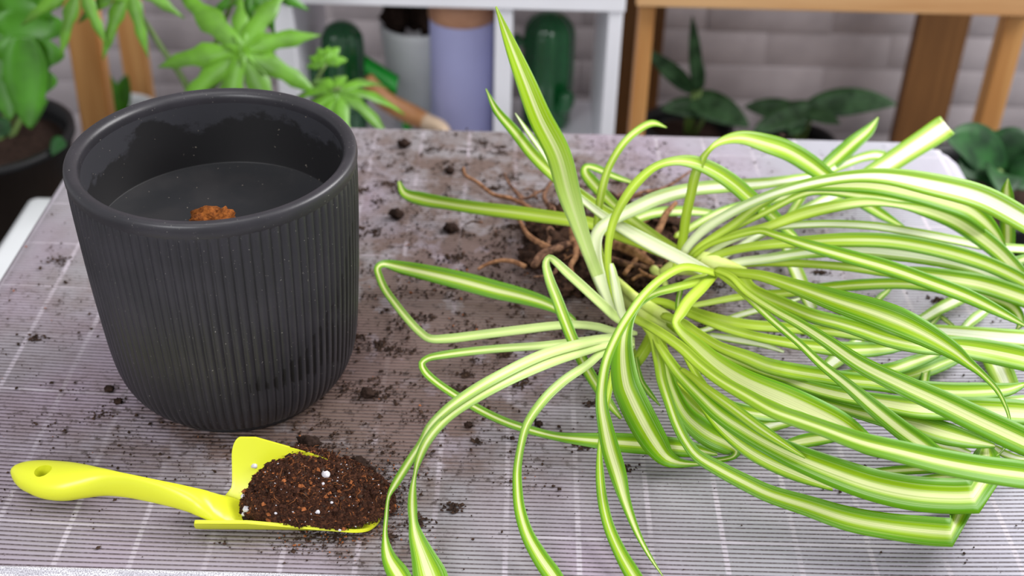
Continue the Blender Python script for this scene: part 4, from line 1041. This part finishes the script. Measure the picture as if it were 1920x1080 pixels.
ROOTS = [
 ([(1010, 400, 1.4, 8), (985, 385, 1.4, 8), (955, 372, 1.4, 9), (925, 365, 1.2, 8), (895, 342, 1.2, 7), (872, 328, 1.5, 6), (869, 314, 2, 5)], 'root_pale'),
 ([(985, 500, 1.4, 10), (960, 490, 1.2, 9), (935, 489, 1, 8), (910, 497, .8, 7), (896, 505, .6, 5)], 'root_pale'),
 ([(1040, 470, 2.4, 14), (1010, 455, 2, 12), (990, 440, 1.6, 9), (975, 415, 1.2, 7), (965, 400, 1, 5)], 'root_pale'),
 ([(1035, 395, 2.4, 10), (1020, 370, 2.8, 9), (1028, 350, 2.8, 8), (1040, 335, 2.2, 7)], 'root'),
 ([(1170, 380, 2, 9), (1200, 362, 1.8, 8), (1240, 355, 1.4, 8), (1270, 338, 1.2, 6), (1296, 320, 1, 4)], 'root'),
 ([(1225, 455, 2.6, 14), (1238, 425, 3.2, 14), (1250, 400, 3.8, 12), (1268, 380, 4.2, 8)], 'root_pale'),
 ([(1075, 455, 3.2, 16), (1040, 468, 3.2, 18), (1015, 480, 3, 18), (1000, 500, 2.6, 14)], 'root'),
 ([(1075, 455, 3.4, 14), (1072, 440, 3.8, 10), (1070, 428, 4, 8)], 'root_pale'),
 ([(1080, 455, 3.4, 14), (1080, 480, 3.2, 12), (1070, 500, 2.8, 10), (1075, 515, 2.4, 6)], 'root_pale'),
 ([(1090, 470, 3.2, 18), (1110, 490, 3, 16), (1115, 515, 2.6, 12), (1125, 540, 2, 8)], 'root'),
 ([(1150, 460, 2.8, 22), (1175, 465, 3, 24), (1200, 480, 2.8, 20), (1225, 495, 2.4, 10)], 'root_pale'),
 ([(1145, 485, 2.6, 12), (1175, 495, 2.6, 14), (1205, 500, 2.2, 12), (1240, 500, 1.8, 8)], 'root'),
 ([(1185, 525, 2, 7), (1205, 515, 2.2, 7), (1230, 520, 2.2, 7), (1262, 505, 2, 5)], 'root_pale'),
 ([(1200, 420, 2.4, 10), (1215, 410, 2.4, 9), (1222, 400, 2.2, 7)], 'root_pale'),
 ([(1170, 515, 2.2, 9), (1185, 495, 2.6, 10), (1210, 470, 2.8, 10), (1225, 448, 2.8, 7)], 'root_pale'),
 ([(960, 350, .8, 5), (985, 372, 1, 6), (1010, 360, 1, 6), (1030, 352, 1, 4)], 'root'),
 ([(945, 325, .6, 4), (955, 345, .8, 5), (975, 372, 1, 6), (1000, 400, 1.2, 6)], 'root'),
 ([(1085, 400, 2.2, 12), (1095, 415, 2.4, 12), (1102, 432, 2.2, 9)], 'root_pale'),
 ([(1120, 400, 2, 9), (1140, 378, 2, 9), (1165, 365, 1.8, 8), (1190, 350, 1.4, 5)], 'root'),
 ([(1260, 420, 1.4, 9), (1268, 440, 1.4, 9), (1258, 470, 1.4, 8), (1240, 490, 1.4, 5)], 'root'),
 ([(1055, 385, 2.2, 20), (1058, 405, 2.4, 22), (1050, 425, 2.2, 18)], 'root'),
 ([(1030, 430, 2, 16), (1035, 445, 2.2, 18), (1025, 465, 2, 14)], 'root'),
]
for pts, mk in ROOTS: ptube('root', pts, M[mk], n=7)
for k in range(26):
    px, py = rb.gauss(1120, 75), rb.gauss(455, 42)
    an = rb.uniform(0, 6.28)
    pts = []
    z = rb.uniform(1.4, 3.0)
    w = rb.uniform(4, 10)
    for s in range(5):
        pts.append((px, py, max(z, 0.3), w * (1 - s * 0.15)))
        px += math.cos(an) * rb.uniform(9, 18); py += math.sin(an) * rb.uniform(5, 10); an += rb.uniform(-0.8, 0.8); z += rb.uniform(-0.7, 0.4)
    ptube('root', pts, M['root_pale' if k % 2 else 'root'], n=6)


# ------------------------------------------------------------------ white cube shelf behind
sh = thing('cube_shelf', 'white open cube shelf unit on the floor behind the table', 'shelf', (-0.10, 1.85, ZF))
def inS(lo, hi, bev=0.0015):
    return shift(box(lo, hi, bev), (0.10, -1.85, -ZF))
SF, SB = 1.72, 2.02
zt = aty(850, 13, SF).z
zfl = -0.375
xl0, xl1 = aty(512, 60, SF).x, aty(556, 60, SF).x
xd0, xd1 = aty(927, 100, SF).x, aty(960, 100, SF).x
xr0, xr1 = aty(1139, 60, SF).x, aty(1166, 60, SF).x
wl = M['whiteboard']
obj('side_panel', inS((xl0, SF, ZF), (xl1 - 0.004, SB, zt + 0.03)), wl, sh, False)
obj('side_panel', inS((xr0, SF, ZF), (xr1, SB, zt + 0.03)), wl, sh, False)
obj('divider', inS((xd0, SF + 0.002, zfl), (xd1, SB, zt)), wl, sh, False)
obj('top_panel', inS((xl0 - 0.002, SF - 0.004, zt), (xr1 + 0.002, SB, zt + 0.034)), wl, sh, False)
obj('shelf_panel', inS((xl1 - 0.006, SF + 0.002, zfl - 0.03), (xr0 + 0.002, SB, zfl)), wl, sh, False)
obj('bottom_panel', inS((xl1 - 0.006, SF + 0.002, ZF), (xr0 + 0.002, SB, ZF + 0.03)), wl, sh, False)

def cactus(px, w, top, base_y, lab, arms):
    """glossy ribbed cactus ornament standing on the shelf"""
    x = aty(px, 150, base_y).x
    r = w * 0.5 * base_y / (F * WZ.y) * 1.18
    ht = aty(px, top, base_y).z - zfl
    t = thing('cactus_ornament', lab, 'ornament', (x, base_y, zfl))
    def body(r, h, n=64, nrib=9):
        vs = []; fs = []
        pr = [(0.0, 0.0), (r * 0.86, 0.0), (r * 0.95, 0.004), (r, h * 0.2), (r * 1.02, h * 0.5), (r * 1.0, h * 0.8)]
        for a in np.linspace(0.15, 1, 7): pr.append((r * math.cos(a * math.pi / 2), h - r + r * math.sin(a * math.pi / 2)) if h > r else (r * math.cos(a * math.pi / 2), h))
        pr = [p for p in pr]
        pr.sort(key=lambda q: q[1])
        bm = bmesh.new()
        rings = []
        for rr, z in pr:
            if rr < 1e-4: rings.append([bm.verts.new((0, 0, z))]); continue
            rings.append([bm.verts.new((rr * (1 + 0.05 * math.cos(nrib * 2 * math.pi * i / n)) * math.cos(2 * math.pi * i / n), rr * (1 + 0.05 * math.cos(nrib * 2 * math.pi * i / n)) * math.sin(2 * math.pi * i / n), z)) for i in range(n)])
        for a, b_ in zip(rings[:-1], rings[1:]):
            for i in range(n):
                j = (i + 1) % n
                q = list(dict.fromkeys([a[i % len(a)], a[j % len(a)], b_[j % len(b_)], b_[i % len(b_)]]))
                if len(q) > 2: bm.faces.new(q)
        return bm
    obj('body', body(r, ht), M['cactus'], t)
    for sx, z0, rr, hh, fy in arms:
        o = obj('arm', tube(catmull([(sx * r * 0.6, fy * r * 0.6, z0 * ht, rr), (sx * r * 1.15, fy * r * 1.15, z0 * ht + 0.004, rr), (sx * r * 1.4, fy * r * 1.4, z0 * ht + hh * 0.45, rr * 1.02), (sx * r * 1.42, fy * r * 1.42, z0 * ht + hh * 0.85, rr * 0.9), (sx * r * 1.42, fy * r * 1.42, z0 * ht + hh, rr * 0.35)], per=5), 16), M['cactus'], t)
    return t
cactus(646, 58, 40, 1.84, 'shiny green cactus ornament with a low side arm in the left shelf compartment', [(-1, 0.42, 0.012, 0.05, -0.2), (0.3, 0.40, 0.016, 0.045, -0.95)])
cactus(1026, 70, 20, 1.93, 'shiny green cactus ornament standing alone in the right shelf compartment', [(0.55, 0.22, 0.013, 0.04, -0.8), (-0.9, 0.72, 0.008, 0.02, -0.2)])
# storage jar with a wooden lid
jy = 1.83
jx0, jx1 = aty(803, 120, jy - 0.05).x, aty(924, 120, jy - 0.05).x
jr = (jx1 - jx0) / 2 * 1.02
zl = aty(862, 55, jy - jr).z
zlt = min(aty(862, 10, jy - jr).z, zt - 0.004)
jar = thing('storage_jar', 'tall lavender storage jar with a brown wooden lid on the shelf', 'jar', ((jx0 + jx1) / 2, jy, zfl))
obj('body', lathe([(0, 0), (jr * 0.97, 0), (jr, 0.004), (jr, zl - zfl - 0.003), (jr * 0.97, zl - zfl), (0, zl - zfl)], 64), M['lavender'], jar)
obj('lid', lathe([(0, zl - zfl), (jr * 1.0, zl - zfl), (jr * 1.03, zl - zfl + 0.003), (jr * 1.03, zlt - zfl - 0.003), (jr * 0.99, zlt - zfl), (0, zlt - zfl)], 64), M['lidwood'], jar)
# white planter with dry clumps
wy = 1.93
px_ = aty(786, 70, wy).x
wz = aty(750, 66, wy - 0.06).z
wr = aty(786, 70, wy).x - aty(712, 70, wy).x
wr = min(wr, 0.085)
wp = thing('white_planter', 'white round planter bowl with dry brown clumps behind the lavender jar', 'planter', (px_, wy, zfl))
hz = wz - zfl
obj('bowl', lathe([(0, 0), (wr * 0.62, 0), (wr * 0.70, 0.006), (wr * 0.86, hz * 0.45), (wr * 0.98, hz * 0.93), (wr, hz), (wr * 0.93, hz), (wr * 0.9, hz * 0.85), (0, hz * 0.8)], 56), M['whitepot'], wp)
for dx_, dy_, r_, sd in ((-0.035, -0.01, 0.028, 2), (-0.005, 0.01, 0.024, 4), (0.02, -0.02, 0.022, 6)):
    bm = lump(r_, sd, 3, (0.8, 0.7, 1.2), 0.45)
    o = obj('dry_clump', shift(bm, (dx_, dy_, hz + 0.008)), M['soil_dark'], wp)
# bright green scoop and a wooden tool handle leaning in the left compartment
p0, p1, p2, p3 = aty(682, 112, 1.80), aty(748, 142, 1.80), aty(740, 182, 1.80), aty(684, 150, 1.80)
gs = thing('plastic_scoop', 'bright green plastic scoop leaning beside the left cactus ornament', 'scoop', (p2.x, 1.80, zfl))
bm = bmesh.new()
n = 10
gv_ = []
for i in range(n + 1):
    s = i / n
    row = []
    for k in range(n + 1):
        q = k / n
        a = p0.lerp(p1, s); c_ = p3.lerp(p2, s)
        P_ = a.lerp(c_, q) - Vector((p2.x, 1.80, zfl))
        P_.y += 0.018 * (2 * q - 1) ** 2 - 0.02 * s
        row.append(bm.verts.new(P_))
    gv_.append(row)
for i in range(n):
    for k in range(n):
        bm.faces.new((gv_[i][k], gv_[i + 1][k], gv_[i + 1][k + 1], gv_[i][k + 1]))
o = obj('blade', bm, M['greenplastic'], gs)
md = o.modifiers.new('thickness', 'SOLIDIFY'); md.thickness = 0.003
q0 = p2 - Vector((p2.x, 1.80, zfl))
obj('grip', tube(catmull([(q0.x - 0.012, -0.012, q0.z + 0.012, 0.007), (q0.x + 0.004, 0.01, q0.z - 0.03, 0.008), (q0.x + 0.012, 0.03, 0.06, 0.008), (q0.x + 0.016, 0.045, 0.007, 0.007)], per=5), 12), M['greenplastic'], gs)
wa, wb_, wc, wd = aty(686, 148, 1.765), aty(722, 188, 1.765), aty(775, 217, 1.765), aty(830, 243, 1.74)
wt = thing('wooden_dibber', 'brown wooden tool with a pale end sloping down beside the lavender jar', 'tool', (wd.x, wd.y, wd.z))
def rel(p, r): return (p.x - wd.x, p.y - wd.y, p.z - wd.z, r)
obj('shaft', tube(catmull([rel(wa, 0.012), rel(wb_, 0.015), rel(wc, 0.016), rel(wc.lerp(wd, 0.4), 0.014)], per=6), 16), M['handlewood'], wt)
e_ = wc.lerp(wd, 0.4)
down = Vector((wd.x + 0.02, wd.y - 0.005, zfl + 0.01))
obj('tip', tube(catmull([rel(e_, 0.0135), rel(wd, 0.011), rel(wd.lerp(down, 0.5), 0.009), rel(down, 0.009)], per=6), 16), M['palewood'], wt)['label'] = 'pale end'

# ------------------------------------------------------------------ wooden racks
def post(bm_list, px0, px1, y, depth, z1, name, m, root, base):
    x0 = aty(px0, 120, y).x; x1 = aty(px1, 120, y).x
    obj(name, shift(box((x0, y, ZF), (x1, y + depth, z1), 0.003), (-base[0], -base[1], -base[2])), m, root, False)
base = (0.5, 1.9, ZF)
rk = thing('wooden_rack', 'pine plant rack with broad brown back posts right of the white shelf', 'rack', base)
zs = aty(1580, 14, 1.74).z
post(None, 1191, 1220, 1.745, 0.034, zs + 0.10, 'front_post', M['pine'], rk, base)
post(None, 1866, 1908, 1.745, 0.034, zs + 0.10, 'front_post', M['pine'], rk, base)
post(None, 1158, 1240, 2.20, 0.03, zs + 0.10, 'back_post', M['pine_dark'], rk, base)
post(None, 1706, 1802, 2.20, 0.03, zs + 0.10, 'back_post', M['pine_dark'], rk, base)
xa, xb = aty(1196, 10, 1.74).x, aty(1910, 10, 1.74).x
obj('front_rail', shift(box((xa - 0.004, 1.722, zs), (xb + 0.03, 1.744, zs + 0.045), 0.002), (-base[0], -base[1], -base[2])), M['pine_x'], rk, False)
for i in range(5):
    y0 = 1.80 + i * 0.076
    obj('shelf_slat', shift(box((xa + 0.002, y0, zs + 0.010), (xb, y0 + 0.066, zs + 0.028), 0.002), (-base[0], -base[1], -base[2])), M['pine_x'], rk, False)
for i in range(5):
    y0 = 1.80 + i * 0.076
    obj('shelf_slat', shift(box((xa + 0.03, y0, -0.60), (xb - 0.02, y0 + 0.066, -0.582), 0.002), (-base[0], -base[1], -base[2])), M['pine_x'], rk, False)
base = (-0.7, 1.8, ZF)
rl = thing('wooden_rack', 'pine plant rack with two narrow posts behind the left plant', 'rack', base)
def tpost(a, bq, w, y, name):
    """post whose sides follow two sight lines, kept upright in depth"""
    p, q = aty(a[0], a[1], y), aty(bq[0], bq[1], y)
    d = (q - p)
    top = p - d * (0.14 / abs(d.z)); bot = p + d * ((p.z - ZF) / abs(d.z))
    bm = bmesh.new()
    vs = []
    for c_, in ((bot,), (top,)):
        vs.append([bm.verts.new((c_.x + sx * w / 2 - base[0], y + sy - base[1], c_.z - base[2])) for sx, sy in ((-1, 0), (1, 0), (1, 0.035), (-1, 0.035))])
    bm.faces.new(vs[0]); bm.faces.new(vs[1])
    for i in range(4): bm.faces.new((vs[0][i], vs[0][(i + 1) % 4], vs[1][(i + 1) % 4], vs[1][i]))
    bmesh.ops.bevel(bm, geom=list(bm.edges), offset=0.003, segments=2, affect='EDGES')
    obj(name, bm, M['pine'], rl, False)
    return top
t1 = tpost((150, 40), (177, 220), 0.050, 1.84, 'front_post')
t2 = tpost((241, 60), (262, 200), 0.045, 2.16, 'back_post')
bm = bmesh.new()
obj('side_rail', shift(tube([(t1.x, 1.87, t1.z - 0.02, 0.016), (t2.x, 2.17, t2.z - 0.02, 0.016)], 10), (-base[0], -base[1], -base[2])), M['pine'], rl)
obj('side_rail', shift(tube([(t1.x - 0.01, 1.87, -0.60, 0.016), (t2.x - 0.02, 2.17, -0.60, 0.016)], 10), (-base[0], -base[1], -base[2])), M['pine'], rl)

# ------------------------------------------------------------------ plants behind
def flat_leaf(name, a, tip, w, m, parent, arch=0.0, normal=(0, -0.75, 0.65), lobes=0, base_w=0.3, n=18):
    """blade from a to tip, broad in the middle; lobes cut its margin"""
    a = Vector(a); tip = Vector(tip)
    pts = []
    for i in range(n + 1):
        s = i / n
        p = a.lerp(tip, s); p.z += arch * 4 * s * (1 - s)
        ww = w * (math.sin(math.pi * (0.06 + 0.94 * s) ** 0.8) ** 0.75)
        if lobes: ww *= 1.0 if s > 0.80 else 0.50 + 0.62 * abs(math.sin(lobes * math.pi * s / 0.8)) ** 0.8
        pts.append((p.x, p.y, p.z, max(ww, 0.001)))
    return ribbon(name, pts, m, parent, Vector(normal).normalized(), 0.10, 4, 0.0008)
def palm(name, c, r, n, m, parent, a0=-110, a1=290, up=(0, -0.6, 0.8), droop=0.25, fat=0.30, seed=1, lens=None):
    """palmate leaf: n pointed lobes joined at the centre into one blade"""
    rq = random.Random(seed)
    c = Vector(c); U = Vector(up).normalized()
    ex = Vector((1, 0, 0)); ey = U.cross(ex).normalized()
    bm = bmesh.new()
    ctr = bm.verts.new((0, 0, 0))
    for i in range(n):
        an = math.radians(a0 + (a1 - a0) * i / n + rq.uniform(-6, 6))
        L_ = r * (lens[i] if lens else rq.uniform(0.8, 1.05))
        d = ex * math.cos(an) + ey * math.sin(an)
        s_ = ex * -math.sin(an) + ey * math.cos(an)
        K = 9
        prev = None
        for k in range(K + 1):
            t = k / K
            wv = L_ * fat * 0.5 * (0.22 + 0.95 * math.sin(math.pi * min(1, t ** 0.85 * 0.96))) * (1 - t) ** 0.25
            if k == K: wv = L_ * 0.004
            wv *= 1 + 0.22 * math.sin(t * 17 + i)
            P_ = d * (L_ * t) - U * (droop * L_ * t * t) + Vector((0, 0, -0.12 * L_ * t * t))
            if k == 0: wv = L_ * 0.06
            row = [bm.verts.new(P_ - s_ * wv + U * wv * 0.15), bm.verts.new(P_), bm.verts.new(P_ + s_ * wv + U * wv * 0.15)]
            if prev:
                bm.faces.new((prev[0], row[0], row[1], prev[1])); bm.faces.new((prev[1], row[1], row[2], prev[2]))
            prev = row
    shift(bm, c)
    o = obj(name, bm, m, parent)
    md = o.modifiers.new('thickness', 'SOLIDIFY'); md.thickness = 0.0008
    return o
def pot_round(root, r0, r1, h, m, soil=True, name='pot'):
    obj(name, lathe([(0, 0), (r0, 0), (r0 * 1.02, 0.004), (r1, h - 0.012), (r1 * 1.04, h - 0.01), (r1 * 1.04, h), (r1 * 0.95, h), (r1 * 0.93, h - 0.02), (r1 * 0.9, h - 0.03), (0, h - 0.03)], 48), m, root)
    if soil:
        bm = lathe([(r1 * 0.93, -0.006), (r1 * 0.7, 0.002), (r1 * 0.3, 0.006), (0, 0.004)], 36)
        for v_ in bm.verts: v_.co.z += 0.006 * mnoise.noise(v_.co * 60)
        obj('soil', shift(bm, (0, 0, h - 0.022)), M['soil_dark'], root)

# left plant in a black pot
lx, ly = aty(0, 250, 1.60).x, 1.56
lz = aty(60, 288, 1.50).z
LB = -0.385
hh = lz - LB
lp = thing('potted_philodendron', 'lobed dark green plant in a large black pot at the far left', 'potted plant', (lx, ly, LB))
pot_round(lp, 0.085, 0.115, hh, M['blackplastic'])
def rl_(p): return (p.x - lx, p.y - ly, p.z - LB)
def lstem(pts, r, root=None, o3=None):
    root = root or lp; ox, oy, oz = o3 or (lx, ly, LB)
    obj('stem', tube(catmull([(p.x - ox, p.y - oy, p.z - oz, r * (1 - 0.12 * i)) for i, p in enumerate(pts)], per=5), 8), M['stem'], root)
for a, tip, w, lob, y0, y1 in (((50, -90), (58, 242), 0.088, 5, 1.56, 1.50), ((8, -60), (22, 200), 0.075, 6, 1.60, 1.58), ((100, -60), (20, 70), 0.06, 4, 1.54, 1.55), ((-30, 40), (20, 225), 0.06, 0, 1.58, 1.54), ((44, 70), (54, 240), 0.056, 0, 1.52, 1.49)):
    A_, B_ = aty(a[0], a[1], y0), aty(tip[0], tip[1], y1)
    flat_leaf('leaf', rl_(A_), rl_(B_), w, M['lobed_dark'], lp, 0.0, (0.25, -0.85, 0.45), lob, n=40)
lstem([Vector((lx, ly, lz - 0.03)), aty(50, 150, 1.62), aty(55, 60, 1.60)], 0.006)
lstem([Vector((lx + 0.01, ly, lz - 0.03)), aty(35, 100, 1.63), aty(30, -40, 1.58)], 0.006)
lstem([Vector((lx - 0.01, ly, lz - 0.03)), aty(10, 100, 1.63), aty(10, -60, 1.61)], 0.006)
lstem([Vector((lx + 0.02, ly, lz - 0.03)), aty(80, 120, 1.64), aty(66, -65, 1.60)], 0.005)
for (a, tip, w) in (((120, 262), (98, 292), 0.022), ((20, 235), (-30, 260), 0.03)):
    A_, B_ = aty(a[0], a[1], 1.52), aty(tip[0], tip[1], 1.50)
    flat_leaf('leaf', rl_(A_), rl_(B_), w, M['darkleaf'], lp, 0.005, (0, -0.7, 0.7))
# small leaf pair between the posts, on its own pot behind
sp_ = aty(222, 200, 2.02)
sn = thing('small_potted_plant', 'small dark plant with two upright leaves between the left rack posts', 'potted plant', (sp_.x, 2.02, ZF))
hs_ = aty(222, 205, 2.02).z - ZF
pot_round(sn, 0.05, 0.065, hs_, M['whitepot'])
for tp_, w in (((204, 140), 0.032), ((238, 140), 0.034)):
    B_ = aty(tp_[0], tp_[1], 2.02); A_ = aty(220, 212, 2.02)
    flat_leaf('leaf', (A_.x - sp_.x, 0, A_.z - ZF), (B_.x - sp_.x, 0, B_.z - ZF), w, M['lobed_dark'], sn, 0, (0, -1, 0.1))

# white stool under the left plant's edge
stp = aty(60, 400, 1.36)
st = thing('white_stool', 'white rounded seat showing beside the left table edge', 'stool', (stp.x, 1.36, ZF))
ztop = aty(85, 372, 1.42).z - ZF
obj('seat', shift(box((-0.03, -0.14, ztop - 0.028), (0.17, 0.07, ztop), 0.012), (0, 0, 0)), M['whitepot'], st)
for x_ in (-0.015, 0.15):
    for y_ in (-0.12, 0.05):
        obj('leg', tube([(x_, y_, ztop - 0.02, 0.011), (x_, y_, 0.0, 0.010)], 10), M['whitepot'], st)
# wooden stand that carries the black pot
ps = thing('plant_stand', 'brown wooden stand under the large black pot at the far left', 'plant stand', (lx, ly, ZF))
obj('stand_top', lathe([(0, LB - ZF - 0.03), (0.145, LB - ZF - 0.03), (0.15, LB - ZF - 0.026), (0.15, LB - ZF - 0.004), (0.146, LB - ZF), (0, LB - ZF)], 48), M['pine_dark'], ps)
for k in range(4):
    an = math.pi / 4 + k * math.pi / 2
    obj('leg', tube([(0.10 * math.cos(an), 0.10 * math.sin(an), LB - ZF - 0.03, 0.014), (0.13 * math.cos(an), 0.13 * math.sin(an), 0, 0.011)], 10), M['pine_dark'], ps)

# split-leaf plant in the middle behind the pot
cy = 1.46
cb = aty(362, 190, cy)
cp_ = thing('split_leaf_plant', 'bright green plant with hand shaped lobed leaves just behind the charcoal pot', 'potted plant', (cb.x, cy, ZF))
hp_ = 0.36
pot_round(cp_, 0.08, 0.105, hp_, M['whitepot'])
def rc_(p): return (p.x - cb.x, p.y - cy, p.z - ZF)
o3 = (cb.x, cy, ZF)
soilp = Vector((cb.x, cy, ZF + hp_ - 0.03))
lstem([soilp, aty(358, 200, cy), aty(352, 165, cy), aty(300, 85, cy + .02), aty(262, 25, cy + .03), aty(235, -15, cy + .03)], 0.0062, cp_, o3)
lstem([soilp, aty(362, 200, cy), aty(372, 160, cy + .01), aty(395, 105, cy + .03), aty(425, 30, cy + .04), aty(445, -20, cy + .04)], 0.0060, cp_, o3)
lstem([soilp, aty(380, 200, cy), aty(420, 140, cy - .01), aty(448, 100, cy - .02)], 0.0050, cp_, o3)
lstem([soilp + Vector((0.02, 0, 0)), aty(470, 260, cy - .02), aty(570, 200, cy - .03), aty(636, 165, cy - .05)], 0.0050, cp_, o3)
lstem([soilp + Vector((0.02, 0, 0)), aty(450, 230, cy - .02), aty(560, 190, cy), aty(612, 120, cy + .02)], 0.0035, cp_, o3)
upc = (0.0, -0.82, 0.58)
palm('leaf', rc_(aty(452, 96, cy - .02)), 0.108, 9, M['lobed'], cp_, -100, 260, upc, 0.14, 0.24, 3, [1.05, 1.0, .98, .95, 1.0, .75, 1.15, 1.02, 1.0])
palm('leaf', rc_(aty(634, 172, cy - .05)), 0.082, 9, M['lobed'], cp_, -150, 210, (0, -0.30, 0.95), 0.45, 0.21, 6)
palm('leaf', rc_(aty(150, -28, cy + .02)), 0.085, 8, M['lobed'], cp_, -150, 210, upc, 0.15, 0.21, 8)
palm('leaf', rc_(aty(243, -30, cy + .03)), 0.090, 9, M['lobed'], cp_, -150, 210, upc, 0.15, 0.20, 9)
palm('leaf', rc_(aty(478, -30, cy + .05)), 0.070, 8, M['lobed_dark'], cp_, -150, 210, upc, 0.15, 0.27, 12)
palm('leaf', rc_(aty(610, 118, cy + .02)), 0.030, 6, M['lobed'], cp_, 20, 220, upc, 0.1, 0.5, 13)

# dark silvered plants on the lower rack shelf
def rack_plant(px, pyrim, y, label, leaves, r=0.07):
    p = aty(px, pyrim, y)
    t = thing('aglaonema', label, 'potted plant', (p.x, y, -0.582), 'dark plants on the rack')
    h_ = max(0.09, p.z + 0.582)
    pot_round(t, r * 0.75, r, h_, M['blackplastic'])
    for a, tip, w, y1, arch, nrm in leaves:
        A_, B_ = aty(a[0], a[1], y), aty(tip[0], tip[1], y1)
        A_ -= Vector((p.x, y, -0.582)); B_ -= Vector((p.x, y, -0.582))
        flat_leaf('leaf', A_, B_, w, M['aglao'], t, arch, nrm)
        obj('stem', tube([(A_.x * 0.3, A_.y * 0.3, h_ - 0.03, 0.004), (A_.x, A_.y, A_.z, 0.003)], 6), M['stem'], t)
rack_plant(1290, 232, 1.90, 'dark leaved plant with upright shoots in a black pot left on the rack shelf',
           [((1300, 170), (1208, 92), 0.032, 1.88, 0.0, (0.3, -0.8, 0.5)), ((1308, 170), (1298, 30), 0.024, 1.92, 0.0, (0.3, -0.9, 0.2)), ((1314, 168), (1300, 92), 0.030, 1.88, 0.0, (0.6, -0.8, 0.2)), ((1290, 185), (1405, 238), 0.056, 1.84, 0.006, (0, -0.6, 0.8)), ((1330, 205), (1240, 205), 0.04, 1.86, 0.004, (0, -0.6, 0.8))], 0.075)
rack_plant(1490, 262, 1.92, 'low dark plant with long leaves spreading both ways right on the rack shelf',
           [((1510, 205), (1682, 196), 0.050, 1.90, 0.010, (0, -0.7, 0.7)), ((1500, 215), (1395, 200), 0.040, 1.95, 0.004, (0, -0.7, 0.7)), ((1530, 200), (1410, 250), 0.046, 1.84, 0.004, (0, -0.6, 0.8)), ((1500, 210), (1482, 255), 0.036, 1.84, 0.0, (0, -0.8, 0.6)), ((1505, 205), (1575, 232), 0.030, 1.84, 0.0, (0, -0.7, 0.7))], 0.07)
# big dark plant beyond the right table edge
ry = 1.42
rp = aty(1850, 345, ry)
rt = thing('dark_leaf_plant', 'dark green broad leaved plant beyond the back right table corner', 'potted plant', (rp.x, ry, ZF))
hr = rp.z - ZF
pot_round(rt, 0.085, 0.11, hr, M['blackplastic'])
for a, tip, w, dy0, dy1 in (((1880, 330), (1775, 262), 0.075, 0, -.03), ((1870, 320), (1800, 330), 0.07, 0, -.06), ((1880, 320), (1935, 270), 0.075, .02, .02), ((1870, 330), (1850, 250), 0.07, .03, .06), ((1890, 335), (1940, 360), 0.075, 0, -.04), ((1875, 320), (1880, 372), 0.05, -.03, -.1)):
    A_, B_ = aty(a[0], a[1], ry + dy0), aty(tip[0], tip[1], ry + dy1)
    A_ -= Vector((rp.x, ry, ZF)); B_ -= Vector((rp.x, ry, ZF))
    flat_leaf('leaf', A_, B_, w, M['darkleaf'], rt, 0.012, (0, -0.6, 0.8))
    obj('stem', tube([(A_.x * 0.3, A_.y * 0.3, hr - 0.03, 0.005), (A_.x, A_.y, A_.z, 0.004)], 6), M['stem'], rt)
